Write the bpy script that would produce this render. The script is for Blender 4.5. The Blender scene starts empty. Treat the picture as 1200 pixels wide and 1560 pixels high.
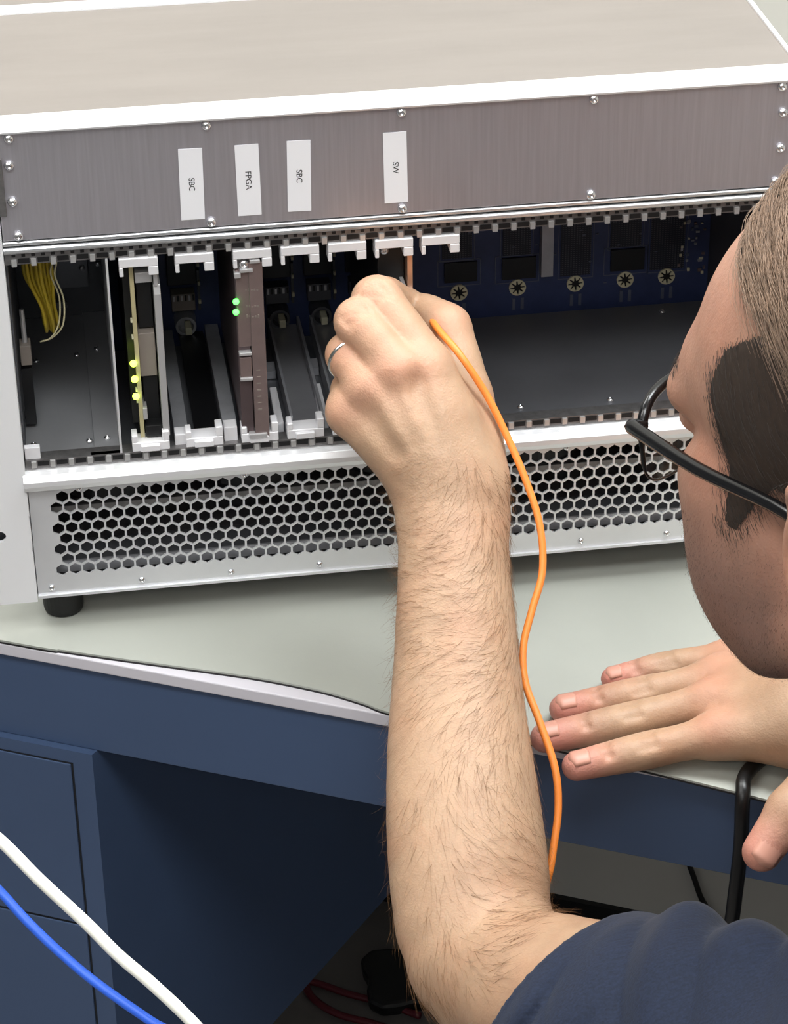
import bpy, bmesh, math, random
import numpy as np
from mathutils import Matrix, Vector

# ------------------------------------------------------------------ camera, light, exposure
# All measures below are millimetres in the frame of the instrument chassis:
# X runs right along its front, Y runs back, Z up, Z = 0 at its lower card rail.
# The bench top lies at Z = -107, the floor at Z = -857.  W() turns that into world metres.
ZF = 857.0
def W(p):
    return Vector((p[0]*.001, p[1]*.001, (p[2]+ZF)*.001))

CAM = np.array([34.7, -1207.5, 690.7]); PITCH, YAW, ROLL, FPX = .546, -.1383, -.0139, 3847.4
def _axes():
    cp, sp, cy, sy, cr, sr = (math.cos(PITCH), math.sin(PITCH), math.cos(YAW), math.sin(YAW), math.cos(ROLL), math.sin(ROLL))
    f = np.array([-sy*cp, cy*cp, -sp]); r = np.array([cy, sy, 0.]); u = np.cross(r, f)
    return cr*r+sr*u, -sr*r+cr*u, f
CR, CU, CF = _axes()
def ray(x, y):
    return CF + CR*((x-600)/FPX) + CU*((780-y)/FPX)
def at(x, y, depth):            # point measured in the photograph, at a given distance
    return CAM + ray(x, y)*depth
def atz(x, y, z):               # ... at a given height
    d = ray(x, y); return CAM + d*((z-CAM[2])/d[2])
def aty(x, y, Y):               # ... at a given distance behind the chassis front
    d = ray(x, y); return CAM + d*((Y-CAM[1])/d[1])

sc = bpy.context.scene
col = sc.collection
cd = bpy.data.cameras.new('camera'); cam = bpy.data.objects.new('camera', cd); col.objects.link(cam)
cd.sensor_fit = 'HORIZONTAL'; cd.sensor_width = 36; cd.lens = 36*FPX/1200
cd.clip_start = .05; cd.clip_end = 50
m3 = Matrix((CR, CU, -CF)).transposed()
cam.matrix_world = Matrix.Translation(W(CAM)) @ m3.to_4x4()
sc.camera = cam

wd = bpy.data.worlds.new('world'); sc.world = wd; wd.use_nodes = True
wd.node_tree.nodes['Background'].inputs[0].default_value = (.80, .82, .85, 1)
wd.node_tree.nodes['Background'].inputs[1].default_value = .25

# room frame: the bench and the walls stand at an angle to the chassis
BU = np.array([.893, -.449, 0]); BN = np.array([.449, .893, 0]); BO = np.array([-24., -8., 0])
def B(a, d, z):                 # a along the bench front, d into the bench, z up
    return BO + BU*a + BN*d + np.array([0, 0, z])
BROT = math.atan2(-.449, .893)
CEIL = 1750.0
PANELS = [(-800, 330), (800, 330), (-800, -1000), (800, -1000), (-800, -2350), (800, -2350)]
for i, (a, d) in enumerate(PANELS):
    L = bpy.data.lights.new('ceiling_lamp', 'AREA'); L.shape = 'RECTANGLE'; L.size = 1.16; L.size_y = .56
    L.energy = (16, 33, 10, 21, 6, 9)[i]; L.color = (.87, .945, 1.0)
    o = bpy.data.objects.new('ceiling_lamp', L); col.objects.link(o)
    o.location = W(B(a, d, CEIL-22)); o.rotation_euler = (0, 0, BROT)

sc.view_settings.view_transform = 'Standard'; sc.view_settings.look = 'None'
sc.view_settings.gamma = 1; sc.view_settings.use_curve_mapping = False
sc.view_settings.exposure = -0.1

# ------------------------------------------------------------------ materials
def srgb(c):
    if isinstance(c, str): c = [int(c[i:i+2], 16) for i in (0, 2, 4)]
    return tuple(((v/255)/12.92 if v/255 <= .04045 else (((v/255)+.055)/1.055)**2.4) for v in c)
class NT:
    def __init__(s, name):
        s.m = bpy.data.materials.new(name); s.m.use_nodes = True
        s.t = s.m.node_tree; s.b = s.t.nodes['Principled BSDF']
    def n(s, typ, **kw):
        x = s.t.nodes.new(typ)
        for k, v in kw.items():
            if k in x.inputs: x.inputs[k].default_value = v
            else: setattr(x, k, v)
        return x
    def l(s, a, b): s.t.links.new(a, b)
def mat(name, c, rough=.5, metal=0., var=0., vscale=40., stretch=None, bump=0., bscale=200., bstretch=None, **kw):
    k = NT(name); b = k.b; c = srgb(c)
    b.inputs['Base Color'].default_value = (*c, 1); b.inputs['Roughness'].default_value = rough; b.inputs['Metallic'].default_value = metal
    for q, v in kw.items(): b.inputs[q].default_value = v
    if var or bump:
        tc = k.n('ShaderNodeTexCoord')
    if var:
        mp = k.n('ShaderNodeMapping'); mp.inputs['Scale'].default_value = stretch or (1, 1, 1); k.l(tc.outputs['Object'], mp.inputs['Vector'])
        nz = k.n('ShaderNodeTexNoise', Scale=vscale, Detail=5., Roughness=.6); k.l(mp.outputs[0], nz.inputs['Vector'])
        mx = k.n('ShaderNodeMix', data_type='RGBA')
        mx.inputs[6].default_value = (*[max(0, v*(1-var)) for v in c], 1); mx.inputs[7].default_value = (*[min(1, v*(1+var)) for v in c], 1)
        cr = k.n('ShaderNodeMapRange'); cr.inputs[1].default_value = .3; cr.inputs[2].default_value = .7
        k.l(nz.outputs[0], cr.inputs[0]); k.l(cr.outputs[0], mx.inputs[0]); k.l(mx.outputs[2], b.inputs['Base Color'])
    if bump:
        mp = k.n('ShaderNodeMapping'); mp.inputs['Scale'].default_value = bstretch or (1, 1, 1); k.l(tc.outputs['Object'], mp.inputs['Vector'])
        nz = k.n('ShaderNodeTexNoise', Scale=bscale, Detail=4.); k.l(mp.outputs[0], nz.inputs['Vector'])
        bp = k.n('ShaderNodeBump', Strength=bump, Distance=.001); k.l(nz.outputs[0], bp.inputs['Height']); k.l(bp.outputs[0], b.inputs['Normal'])
    return k.m
def emit(name, c, s):
    k = NT(name); k.b.inputs['Base Color'].default_value = (*srgb(c), 1)
    k.b.inputs['Emission Color'].default_value = (*srgb(c), 1); k.b.inputs['Emission Strength'].default_value = s
    return k.m
M = {}
M['lid'] = mat('lid_satin_metal', '847d77', .5, .1, var=.06, vscale=9, stretch=(1, 5, 1), bump=.05, bscale=14, bstretch=(1, 4, 1))
M['strip'] = mat('bright_extrusion', 'f2f2f4', .38, .55, bump=.03, bscale=300)
M['panel'] = mat('brushed_panel', 'c6c3ca', .46, .85, var=.07, vscale=60, stretch=(8, 1, .25), bump=.06, bscale=420, bstretch=(5, 1, .05))
M['ear'] = mat('pale_powder_coat', 'f0f0f2', .5, .15, bump=.04, bscale=900)
M['perf'] = mat('perforated_sheet', 'e8e9ec', .42, .55, var=.04, vscale=30)
M['bead'] = mat('rail_extrusion', 'd9dadc', .28, .85)
M['tooth'] = mat('rail_tooth_metal', 'd8d8d8', .3, .7)
M['raildark'] = mat('rail_body', '8a8888', .4, .8, var=.2, vscale=200)
M['screw'] = mat('nickel_screw', 'e6e6e8', .22, .95)
M['paper'] = mat('label_paper', 'f1f1f5', .6)
M['ink'] = mat('label_ink', '17171c', .6)
M['rubber'] = mat('black_rubber', '131314', .55, bump=.05, bscale=500)
M['dark'] = mat('dark_sheet', '6f7075', .45, .5, var=.10, vscale=20, bump=.03, bscale=300)
M['bay'] = mat('bay_sheet', 'a6a7aa', .45, .45, var=.08, vscale=20)
M['darkwall'] = mat('dark_inner_wall', '5a5b60', .5, .5, var=.1, vscale=25)
M['black'] = mat('black_plastic', '121214', .42)
M['pcb'] = mat('blue_circuit_board', '36426a', .45, 0, var=.12, vscale=120)
M['pcbline'] = mat('board_silkscreen', '5d6478', .5)
M['guide'] = mat('card_guide_plastic', 'e6e5e8', .4, .1)
M['guide2'] = mat('card_guide_grey', 'b4b5ba', .4, .5, var=.1, vscale=90)
M['channel'] = mat('guide_channel_metal', '9a9a9e', .3, .45, var=.1, vscale=30)
M['cream'] = mat('cream_plastic', 'dcd8bc', .45)
M['beige'] = mat('board_edge_beige', 'b8ae86', .5, var=.15, vscale=60)
M['brown'] = mat('module_brown_metal', '8a7977', .42, .55, var=.08, vscale=80)
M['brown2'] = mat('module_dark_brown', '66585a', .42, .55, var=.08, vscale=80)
M['copper'] = mat('copper_edge', 'd3a98f', .3, .8)
M['cardgrey'] = mat('card_bracket_grey', 'c4c3c4', .35, .5)
M['taupe'] = mat('connector_taupe', '8d837b', .5, .1)
M['yellow'] = mat('yellow_wire', 'c2a92c', .45)
M['ivory'] = mat('ivory_wire', 'd8d0a8', .45)
M['ledg'] = emit('green_led', '58ff5c', 4.)
M['ledy'] = emit('lime_led', 'd8ff50', 5.)
M['worktop'] = mat('worktop_edge', 'cfcbd2', .5, bump=.02)
M['mat'] = mat('bench_mat', 'a9aba3', .62, var=.035, vscale=12, bump=.05, bscale=700)
M['matedge'] = mat('bench_mat_backing', '1c1a1c', .6)
M['blue'] = mat('blue_painted_steel', '3f5170', .42, .0, var=.03, vscale=15, bump=.02, bscale=500)
M['bluegap'] = mat('drawer_gap', '10141c', .7)
M['wall'] = mat('wall_paint', 'cac7c0', .8, var=.02, vscale=8, bump=.05, bscale=150)
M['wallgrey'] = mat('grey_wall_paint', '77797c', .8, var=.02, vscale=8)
M['ceil'] = mat('ceiling_tile', 'e2e0da', .9, var=.04, vscale=60)
M['tile'] = mat('floor_tile', '6e6a67', .5, var=.10, vscale=25)
M['grout'] = mat('floor_grout', '3c3733', .8)
M['base'] = mat('black_cove_base', '141416', .5)
M['panelem'] = emit('lamp_diffuser', 'fff6ea', 5.)
M['orange'] = mat('orange_fibre_jacket', 'f08a3a', .42)
M['white'] = mat('white_cable_jacket', 'e9e8de', .45)
M['bluec'] = mat('blue_cable_jacket', '2f63d8', .4)
M['blackc'] = mat('black_cable_jacket', '0f0f10', .35)
M['redc'] = mat('red_cable_jacket', '5a1822', .45)
M['gold'] = mat('ring_metal', 'dcdcd8', .18, 1.)

# ------------------------------------------------------------------ mesh helpers
class MB:
    def __init__(s): s.v = []; s.f = []
    def add(s, vs, fs):
        o = len(s.v); s.v += [tuple(v) for v in vs]; s.f += [tuple(i+o for i in f) for f in fs]; return s
    def box(s, x0, x1, y0, y1, z0, z1):
        return s.add([(x, y, z) for z in (z0, z1) for y in (y0, y1) for x in (x0, x1)],
                     [(0, 2, 3, 1), (4, 5, 7, 6), (0, 1, 5, 4), (2, 6, 7, 3), (0, 4, 6, 2), (1, 3, 7, 5)])
    def hexa(s, p):             # eight corners, same order as box
        return s.add(p, [(0, 2, 3, 1), (4, 5, 7, 6), (0, 1, 5, 4), (2, 6, 7, 3), (0, 4, 6, 2), (1, 3, 7, 5)])
    def bbox(s, a0, a1, d0, d1, z0, z1):    # box in the bench frame
        return s.hexa([B(a, d, z) for z in (z0, z1) for d in (d0, d1) for a in (a0, a1)])
    def prism(s, poly, x0, x1):             # (y,z) outline swept along X
        n = len(poly); vs = [(x0, y, z) for y, z in poly]+[(x1, y, z) for y, z in poly]
        fs = [tuple(range(n))[::-1], tuple(range(n, 2*n))]+[(i, (i+1) % n, n+(i+1) % n, n+i) for i in range(n)]
        return s.add(vs, fs)
    def prismz(s, poly, z0, z1):            # (x,y) outline swept along Z
        n = len(poly); vs = [(x, y, z0) for x, y in poly]+[(x, y, z1) for x, y in poly]
        fs = [tuple(range(n))[::-1], tuple(range(n, 2*n))]+[(i, (i+1) % n, n+(i+1) % n, n+i) for i in range(n)]
        return s.add(vs, fs)
    def lathe(s, c, axis, prof, n=16):      # prof: (distance along axis, radius)
        ax = np.array(axis, float); ax /= np.linalg.norm(ax)
        t = np.array([1., 0, 0]) if abs(ax[0]) < .9 else np.array([0, 1., 0])
        e1 = np.cross(ax, t); e1 /= np.linalg.norm(e1); e2 = np.cross(ax, e1); c = np.array(c, float)
        vs = []; fs = []
        for h, r in prof:
            for k in range(n):
                a = 2*math.pi*k/n; vs.append(c+ax*h+(e1*math.cos(a)+e2*math.sin(a))*r)
        for j in range(len(prof)-1):
            for k in range(n): fs.append((j*n+k, j*n+(k+1) % n, (j+1)*n+(k+1) % n, (j+1)*n+k))
        fs.append(tuple(range(n))[::-1]); fs.append(tuple(range((len(prof)-1)*n, len(prof)*n)))
        return s.add(vs, fs)
    def tube(s, pts, r, n=10, closed=False):
        P = np.array(pts, float); N = len(P); R = np.full(N, r) if np.isscalar(r) else np.array(r, float)
        T = np.gradient(P, axis=0)
        if closed: T = np.roll(P, -1, 0)-np.roll(P, 1, 0)
        T /= np.linalg.norm(T, axis=1)[:, None]+1e-12
        u = np.cross(T[0], [0.31, .2, .93]); u /= np.linalg.norm(u); vs = []
        for i in range(N):
            u = u-T[i]*(u@T[i]); u /= np.linalg.norm(u); w = np.cross(T[i], u)
            for k in range(n):
                a = 2*math.pi*k/n; vs.append(P[i]+(u*math.cos(a)+w*math.sin(a))*R[i])
        fs = [(i*n+k, i*n+(k+1) % n, (i+1)*n+(k+1) % n, (i+1)*n+k) for i in range(N-1) for k in range(n)]
        if closed: fs += [((N-1)*n+k, (N-1)*n+(k+1) % n, (k+1) % n, k) for k in range(n)]
        else: fs += [tuple(range(n))[::-1], tuple(range((N-1)*n, N*n))]
        return s.add(vs, fs)
    def mesh(s, name, mt, org=(0, 0, 0), smooth=False):
        me = bpy.data.meshes.new(name); o = np.array(org, float)
        V = (np.array(s.v, float)-o)*.001
        me.from_pydata(V.tolist(), [], s.f); me.update()
        b = bmesh.new(); b.from_mesh(me); bmesh.ops.recalc_face_normals(b, faces=b.faces); b.to_mesh(me); b.free()
        if smooth:
            me.polygons.foreach_set('use_smooth', [True]*len(me.polygons))
        me.materials.append(M[mt]); return me
    def build(s, name, mt, parent=None, org=None, smooth=False, bevel=0):
        base = np.array(parent['_o']) if parent is not None else np.zeros(3)
        if org is None: org = base if parent is not None else np.array(s.v).mean(0)*[1, 1, 0]+[0, 0, np.array(s.v)[:, 2].min()]
        ob = bpy.data.objects.new(name, s.mesh(name, mt, org, smooth)); col.objects.link(ob)
        ob['_o'] = [float(x) for x in org]
        place(ob, org, parent)
        if bevel:
            md = ob.modifiers.new('bevel', 'BEVEL'); md.width = bevel*.001; md.segments = 2; md.limit_method = 'ANGLE'; md.harden_normals = False
        if smooth:
            sm = ob.modifiers.new('wn', 'WEIGHTED_NORMAL') if False else None
        return ob
def place(ob, org, parent):
    if parent is None: ob.location = W(org)
    else:
        ob.parent = parent; po = np.array(parent['_o']); ob.location = Vector(((np.array(org)-po)*.001).tolist())
def inst(name, me, parent, loc, rot=None):      # shared mesh, own object
    ob = bpy.data.objects.new(name, me); col.objects.link(ob); ob['_o'] = [float(x) for x in loc]
    place(ob, loc, parent)
    if rot: ob.rotation_euler = rot
    return ob
def empty(name, loc):
    o = bpy.data.objects.new(name, None); o.empty_display_size = .02; col.objects.link(o); o['_o'] = [float(x) for x in loc]; o.location = W(loc); return o
def tag(o, label=None, cat=None, group=None, kind=None):
    for k, v in (('label', label), ('category', cat), ('group', group), ('kind', kind)):
        if v: o[k] = v
    return o
def spline(pts, n=12):                           # Catmull-Rom
    P = np.array(pts, float); P = np.vstack([2*P[0]-P[1], P, 2*P[-1]-P[-2]]); out = []
    for i in range(1, len(P)-2):
        for t in np.linspace(0, 1, n, endpoint=False):
            a, b, c, d = P[i-1:i+3]
            out.append(.5*((2*b)+(c-a)*t+(2*a-5*b+4*c-d)*t*t+(3*b-a-3*c+d)*t**3))
    out.append(P[-2]); return np.array(out)

# ------------------------------------------------------------------ room
FL = -857.0
g = MB(); g.bbox(-2600, 2600, -3200, 712, FL-40, FL-4)
floor = tag(g.build('floor', 'grout'), kind='structure')
tl = MB(); tl.box(-226, 226, -226, 226, -4, 0); tme = tl.mesh('tile', 'tile')
for i in range(-5, 6):
    for j in range(-6, 2):
        c = B(60+i*456, 292+(j-0)*456-75, FL)
        if -3200 < 217+j*456 < 700-226+230:
            t = inst('tile', tme, floor, c, (0, 0, BROT))
g = MB(); g.bbox(-2600, 2600, 700, 760, FL, CEIL); tag(g.build('wall_back', 'wall'), kind='structure')
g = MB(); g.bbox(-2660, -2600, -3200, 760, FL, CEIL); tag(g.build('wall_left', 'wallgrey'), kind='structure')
g = MB(); g.bbox(2600, 2660, -3200, 760, FL, CEIL); tag(g.build('wall_right', 'wall'), kind='structure')
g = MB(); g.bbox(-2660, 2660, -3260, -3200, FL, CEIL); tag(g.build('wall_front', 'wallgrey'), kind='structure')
g = MB(); g.bbox(-2660, 2660, -3260, 760, CEIL, CEIL+40); tag(g.build('ceiling', 'ceil'), kind='structure')
g = MB(); g.bbox(-2600, 2600, 694, 700, FL, FL+46); tag(g.build('baseboard_back', 'base'), kind='structure')
for i, (a, d) in enumerate(PANELS):
    r = tag(empty('ceiling_light', B(a, d, CEIL)), 'white recessed ceiling light panel, %s pair from the bench wall, %s of the two' % (('nearest', 'nearest', 'second', 'second', 'farthest', 'farthest')[i], ('left one', 'right one')[i % 2]), 'light', 'ceiling light panels')
    f = MB(); f.bbox(a-610, a+610, d-310, d-290, CEIL-14, CEIL); f.bbox(a-610, a+610, d+290, d+310, CEIL-14, CEIL)
    f.bbox(a-610, a-590, d-290, d+290, CEIL-14, CEIL); f.bbox(a+590, a+610, d-290, d+290, CEIL-14, CEIL); f.build('frame', 'ear', r)
    f = MB(); f.bbox(a-590, a+590, d-290, d+290, CEIL-8, CEIL-2); f.build('diffuser', 'panelem', r)

# ------------------------------------------------------------------ bench
DT = -107.0
bench = tag(empty('workbench', B(300, 350, FL)), 'blue steel workbench with a pale worktop and a drawer pedestal', 'desk')
g = MB(); g.bbox(-700, 1100, 0, 690, DT-10, DT-2.2); g.build('worktop', 'worktop', bench, bevel=.8)
g = MB(); g.bbox(-700, 1100, 3, 6, DT-67.5, DT-10); g.bbox(-700, 1100, 6, 30, DT-67.5, DT-65); g.build('apron', 'blue', bench, bevel=.6)
# suspended pedestal, its inner side slanting back
PC = atz(140, 1150, -174.5); pa = float((PC-BO)@BU); pd = float((PC-BO)@BN)
sd = np.array([.625, .78, 0]); far = PC+sd*345
e0 = B(pa-560, pd, 0)
g = MB(); out = [e0[:2], PC[:2], far[:2], (B(pa-560, pd+300, 0))[:2]]
g.prismz([tuple(p) for p in out], -514, -174.6); ped = g.build('pedestal', 'blue', bench)
def bq(ped, name, mt, a0, a1, d0, d1, z0, z1, bevel=0):
    g = MB(); g.bbox(a0, a1, d0, d1, z0, z1); return g.build(name, mt, ped, bevel=bevel)
# dark reveal and three drawer fronts
fr = pa-12.5
bq(ped, 'drawer_reveal', 'bluegap', pa-548, fr, pd-.25, pd+.2, -505, -183)
for z0, z1 in ((-303, -184), (-403, -305), (-504, -405)):
    bq(ped, 'drawer_front', 'blue', pa-547, fr-1.2, pd-1.2, pd+.1, z0, z1, .5)
for a0 in (-690, 1040):
    g = MB(); g.bbox(a0, a0+50, 60, 650, FL, DT-10); g.build('leg', 'blue', bench)
# mat with a wavy front edge
ME = [(-700, 0), (-300, 1), (-2, 0.), (40, 1.5), (80, 4), (120, 7), (155, 9), (190, 8), (215, 4), (235, -.5), (300, -3), (370, -8), (425, -13), (470, -17), (560, -18), (700, -15), (1100, -10)]
mp_ = spline([(a, d, 0) for a, d in ME], 6)
def matstrip(z0, z1, inset, back=680):
    g = MB(); n = len(mp_); vs = []
    for z in (z0, z1):
        vs += [B(a, d+inset, z) for a, d, _ in mp_]+[B(a, back, z) for a, d, _ in mp_]
    fs = []
    for i in range(n-1):
        fs += [(i, i+1, n+i+1, n+i), (2*n+i, 3*n+i, 3*n+i+1, 2*n+i+1), (i, 2*n+i, 2*n+i+1, i+1), (n+i, n+i+1, 3*n+i+1, 3*n+i)]
    fs += [(0, n, 3*n, 2*n), (n-1, 3*n-1, 4*n-1, 2*n-1)]
    return g.add(vs, fs)
deskmat = tag(empty('bench_mat', B(300, 350, DT-2)), 'grey rubber bench mat with a thin black wavy front edge', 'mat')
matstrip(DT-1.2, DT, .4).build('mat_surface', 'mat', deskmat)
matstrip(DT-2.15, DT-1.2, 0).build('mat_backing', 'matedge', deskmat)

# ------------------------------------------------------------------ instrument chassis
CW = 420.0
ch = tag(empty('instrument_chassis', (210, 150, DT)), 'open aluminium card rack chassis with hexagon vents standing on the bench mat', 'chassis')
CB = 330                                            # depth of the housing
g = MB(); g.box(-.5, CW+.5, 2, 153, 198, 200.6); lid = g.build('lid', 'lid', ch, bevel=.4)
g = MB(); g.box(-.5, CW+.5, 166, CB, 197, 199.6); g.build('rear_lid', 'lid', ch, bevel=.4)
g = MB(); g.prism([(-3.5, 194), (-3.8, 195.2), (1.2, 201.4), (2.6, 202), (4, 201.8), (4, 194)], -2, CW+2); g.build('front_strip', 'strip', ch, bevel=.4)
g = MB(); g.prism([(153, 198), (154, 201.4), (156, 202), (165, 202), (166, 198)], -2, CW+2); g.build('rear_strip', 'strip', ch, bevel=.3)
for x0 in (-2.2, CW-.4):
    g = MB(); g.box(x0, x0+2.6, 4, CB, 198, 202); g.build('edge_strip', 'strip', ch, bevel=.5)
for x0 in (-1.6, CW):
    g = MB(); g.box(x0, x0+1.6, 1, CB, -85, 198); g.build('side_panel', 'ear', ch)
g = MB(); g.box(0, CW, CB-1.5, CB, -85, 198); g.build('back_panel', 'panel', ch)
g = MB(); g.box(0, CW, 1, CB-2, -86, -84.5); g.build('base_plate', 'panel', ch)
# front panel with its screws and labels
g = MB(); g.box(.6, CW-.6, -1.2, .6, 134.4, 194.2); up = g.build('upper_front_panel', 'panel', ch, bevel=.3)
def screwmesh(r, h):
    g = MB(); g.lathe((0, 0, 0), (0, -1, 0), [(0, r*.98), (h*.35, r), (h*.75, r*.8), (h, r*.42), (h, r*.36), (h*.55, r*.3)], 14)
    return g.mesh('screw', 'screw', smooth=True)
sm = screwmesh(2.7, 2.4); sms = screwmesh(2.0, 1.7)
for x in (8.6, 108.6, 209.3, 310.4, 411.2):
    for z in (191.2, 137.2): inst('screw', sm, up, (x, -1.2, z))
for x in (7.4, CW-7.4):
    for z in (176.6, 156.5): inst('screw', sm, up, (x, -1.2, z))
g = MB(); g.box(.2, 3.9, -3, -1.2, 149, 181); g.build('corner_bracket', 'raildark', ch, bevel=.3)
def text_mesh(s, size):
    cu = bpy.data.curves.new('lettering', 'FONT'); cu.body = s; cu.size = size; cu.extrude = .00002; cu.align_x = 'CENTER'; cu.align_y = 'CENTER'
    t = bpy.data.objects.new('lettering', cu); col.objects.link(t); dg = bpy.context.evaluated_depsgraph_get()
    me = bpy.data.meshes.new_from_object(t.evaluated_get(dg)); bpy.data.objects.remove(t); me.materials.clear(); me.materials.append(M['ink']); return me
for x, z, s, tilt in ((99.4, 159.1, 'SBC', .012), (128.8, 159.2, 'FPGA', -.006), (155.3, 159.5, 'SBC', .018), (205.9, 160.5, 'SW', -.012)):
    g = MB(); g.box(-6.15, 6.15, -.12, .12, -19.8, 19.8)
    lb = inst('label_sticker', g.mesh('label_sticker', 'paper'), up, (x, -1.35, z), (0, tilt, 0))
    tm = text_mesh(s, .0044)
    o = bpy.data.objects.new('lettering', tm); col.objects.link(o); o.parent = lb; o.location = (0, -.00018, 0)
    o.rotation_euler = Matrix(((0, -1, 0), (0, 0, 1), (-1, 0, 0))).transposed().to_euler() if False else Matrix(((0, 1, 0), (0, 0, -1), (-1, 0, 0))).to_euler()
# beads and rails
def bead(z, r, y=-.6, name='bead'):
    P = [(y+1.5, z-r)]+[(y-r*math.sin(a)*1.1, z-r*math.cos(a)) for a in np.linspace(.1, math.pi-.1, 7)]+[(y+1.5, z+r)]
    g = MB(); g.prism(P, .3, CW-.3); return g.build(name, 'bead', ch, smooth=False)
bead(132.6, 1.3); bead(128.6, 1.9)
g = MB(); g.box(.5, CW-.5, 0, 9, 120.2, 127.0); ur = g.build('upper_rail', 'raildark', ch)
g = MB(); g.box(.5, CW-.5, 0, 9, -4.2, 2.6); lr = g.build('lower_rail', 'raildark', ch)
tm1 = MB().box(-1.35, 1.35, -1.2, .5, -1.9, 1.7).mesh('rail_tooth', 'tooth')
tm2 = MB().box(-1.0, 1.0, -.7, .3, -1.2, 1.2).mesh('rail_notch', 'black')
tm3 = MB().box(-3.0, 3.0, -.5, .3, -1.3, 1.3).mesh('rail_slot', 'black')
rnd = random.Random(3)
for i in range(41):
    x = 5.08+i*10.16
    inst('rail_tooth', tm1, ur, (x, 0, 121.4)); inst('rail_tooth', tm1, lr, (x, 0, .2))
for i in range(82):
    x = 5.08+i*5.08
    inst('rail_notch', tm2, ur, (x, 0, 126.0))
for i in range(40):
    x = 10.16+i*10.16
    inst('rail_slot', tm3, ur, (x, 0, 122.4)); inst('rail_slot', tm3, lr, (x, 0, 0.4))
# pale rounded ledge under the card opening
g = MB(); g.prism([(4, -3.4), (-1, -3.2), (-5, -4.6), (-7.4, -7.6), (-7.6, -10.4), (-6.2, -13.6), (-4, -14.6), (4, -14.6)], -1.6, CW+1.6); g.build('lower_ledge', 'strip', ch, bevel=.3)
# hexagon vent
def hexgrill():
    p = 7.38; rs = 6.75; R = p/math.sqrt(3); r = (p-1.1)/math.sqrt(3); z0 = -21.4; nr = 8; x0 = 18.6; nc = 53; vz = rs/1.5/R
    g = MB(); y0, y1 = -1.0, .2
    cells = {}
    for j in range(-1, nr+1):
        for i in range(-1, nc+1):
            x = x0+i*p+(0 if j % 2 == 0 else -p/2); z = z0-j*rs
            hole = 0 <= j < nr and (0 <= i < nc)
            A = [math.pi/2+k*math.pi/3 for k in range(6)]
            o = [(x+R*math.cos(a), z+R*vz*math.sin(a)) for a in A]; q = [(x+r*math.cos(a), z+r*vz*math.sin(a)) for a in A]
            if hole:
                vs = [(a, y0, b) for a, b in o]+[(a, y0, b) for a, b in q]+[(a, y1, b) for a, b in q]+[(a, y1, b) for a, b in o]
                fs = []
                for k in range(6):
                    l = (k+1) % 6; fs += [(k, l, 6+l, 6+k), (6+k, 6+l, 12+l, 12+k), (12+k, 12+l, 18+l, 18+k)]
                g.add(vs, fs)
            else:
                g.add([(a, y0, b) for a, b in o], [tuple(range(6))])
    xa, xb, za, zb = x0-p*1.05, x0+(nc)*p, z0+rs*.85, z0-nr*rs+.15*rs
    yb = -.98
    for a, b, c, d in ((.4, CW-.4, za, -14.8), (.4, CW-.4, -85, zb), (.4, xa, zb, za), (xb-p*.2, CW-.4, zb, za)):
        g.box(a, b, yb, .4, c, d)
    g.prism([(-2.4, -85.6), (-2.4, -84), (1, -84), (1, -85.6)], .2, CW-.2)
    return g
vp = hexgrill()
me = bpy.data.meshes.new('vent_panel'); me.from_pydata((np.array(vp.v)*.001-np.array([210, 150, DT])*.001).tolist(), [], vp.f); me.update(); me.materials.append(M['perf'])
vent = bpy.data.objects.new('vent_panel', me); col.objects.link(vent); vent['_o'] = [210, 150, DT]; place(vent, (210, 150, DT), ch)
for k in range(9): inst('screw', sms, vent, (8.2+k*50.45, -1.0, -79.6))
for k in range(5): inst('screw', sms, vent, (28+k*91, -1.0, -16.4))
g = MB(); g.box(CW-1.2, CW-.2, 8, CB-3, -10, 127); g.build('inner_side_wall', 'darkwall', ch)
g = MB(); g.box(.2, 1.2, 8, CB-3, -10, 127); g.build('inner_side_wall', 'darkwall', ch)
# what shows behind the vent
g = MB(); g.box(2, CW-2, 10, 13, -37.5, -34); g.build('vent_bar', 'raildark', ch)
g = MB(); g.box(2, CW-2, 5, 6.5, -74, -67); g.build('vent_lip', 'guide2', ch)
g = MB(); g.box(2, CW-2, 8, 40, -75.5, -74.2); g.build('vent_tray', 'dark', ch)
g = MB(); g.box(1, CW-1, 110, 112, -84, -5); g.build('fan_tray_wall', 'black', ch)
for k in range(5):
    r0 = 45+k*82
    f = MB(); f.lathe((r0, 60, -45), (0, 0, 1), [(0, 30), (3, 32), (22, 32), (25, 30)], 20); f.build('fan', 'black', ch)
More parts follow.
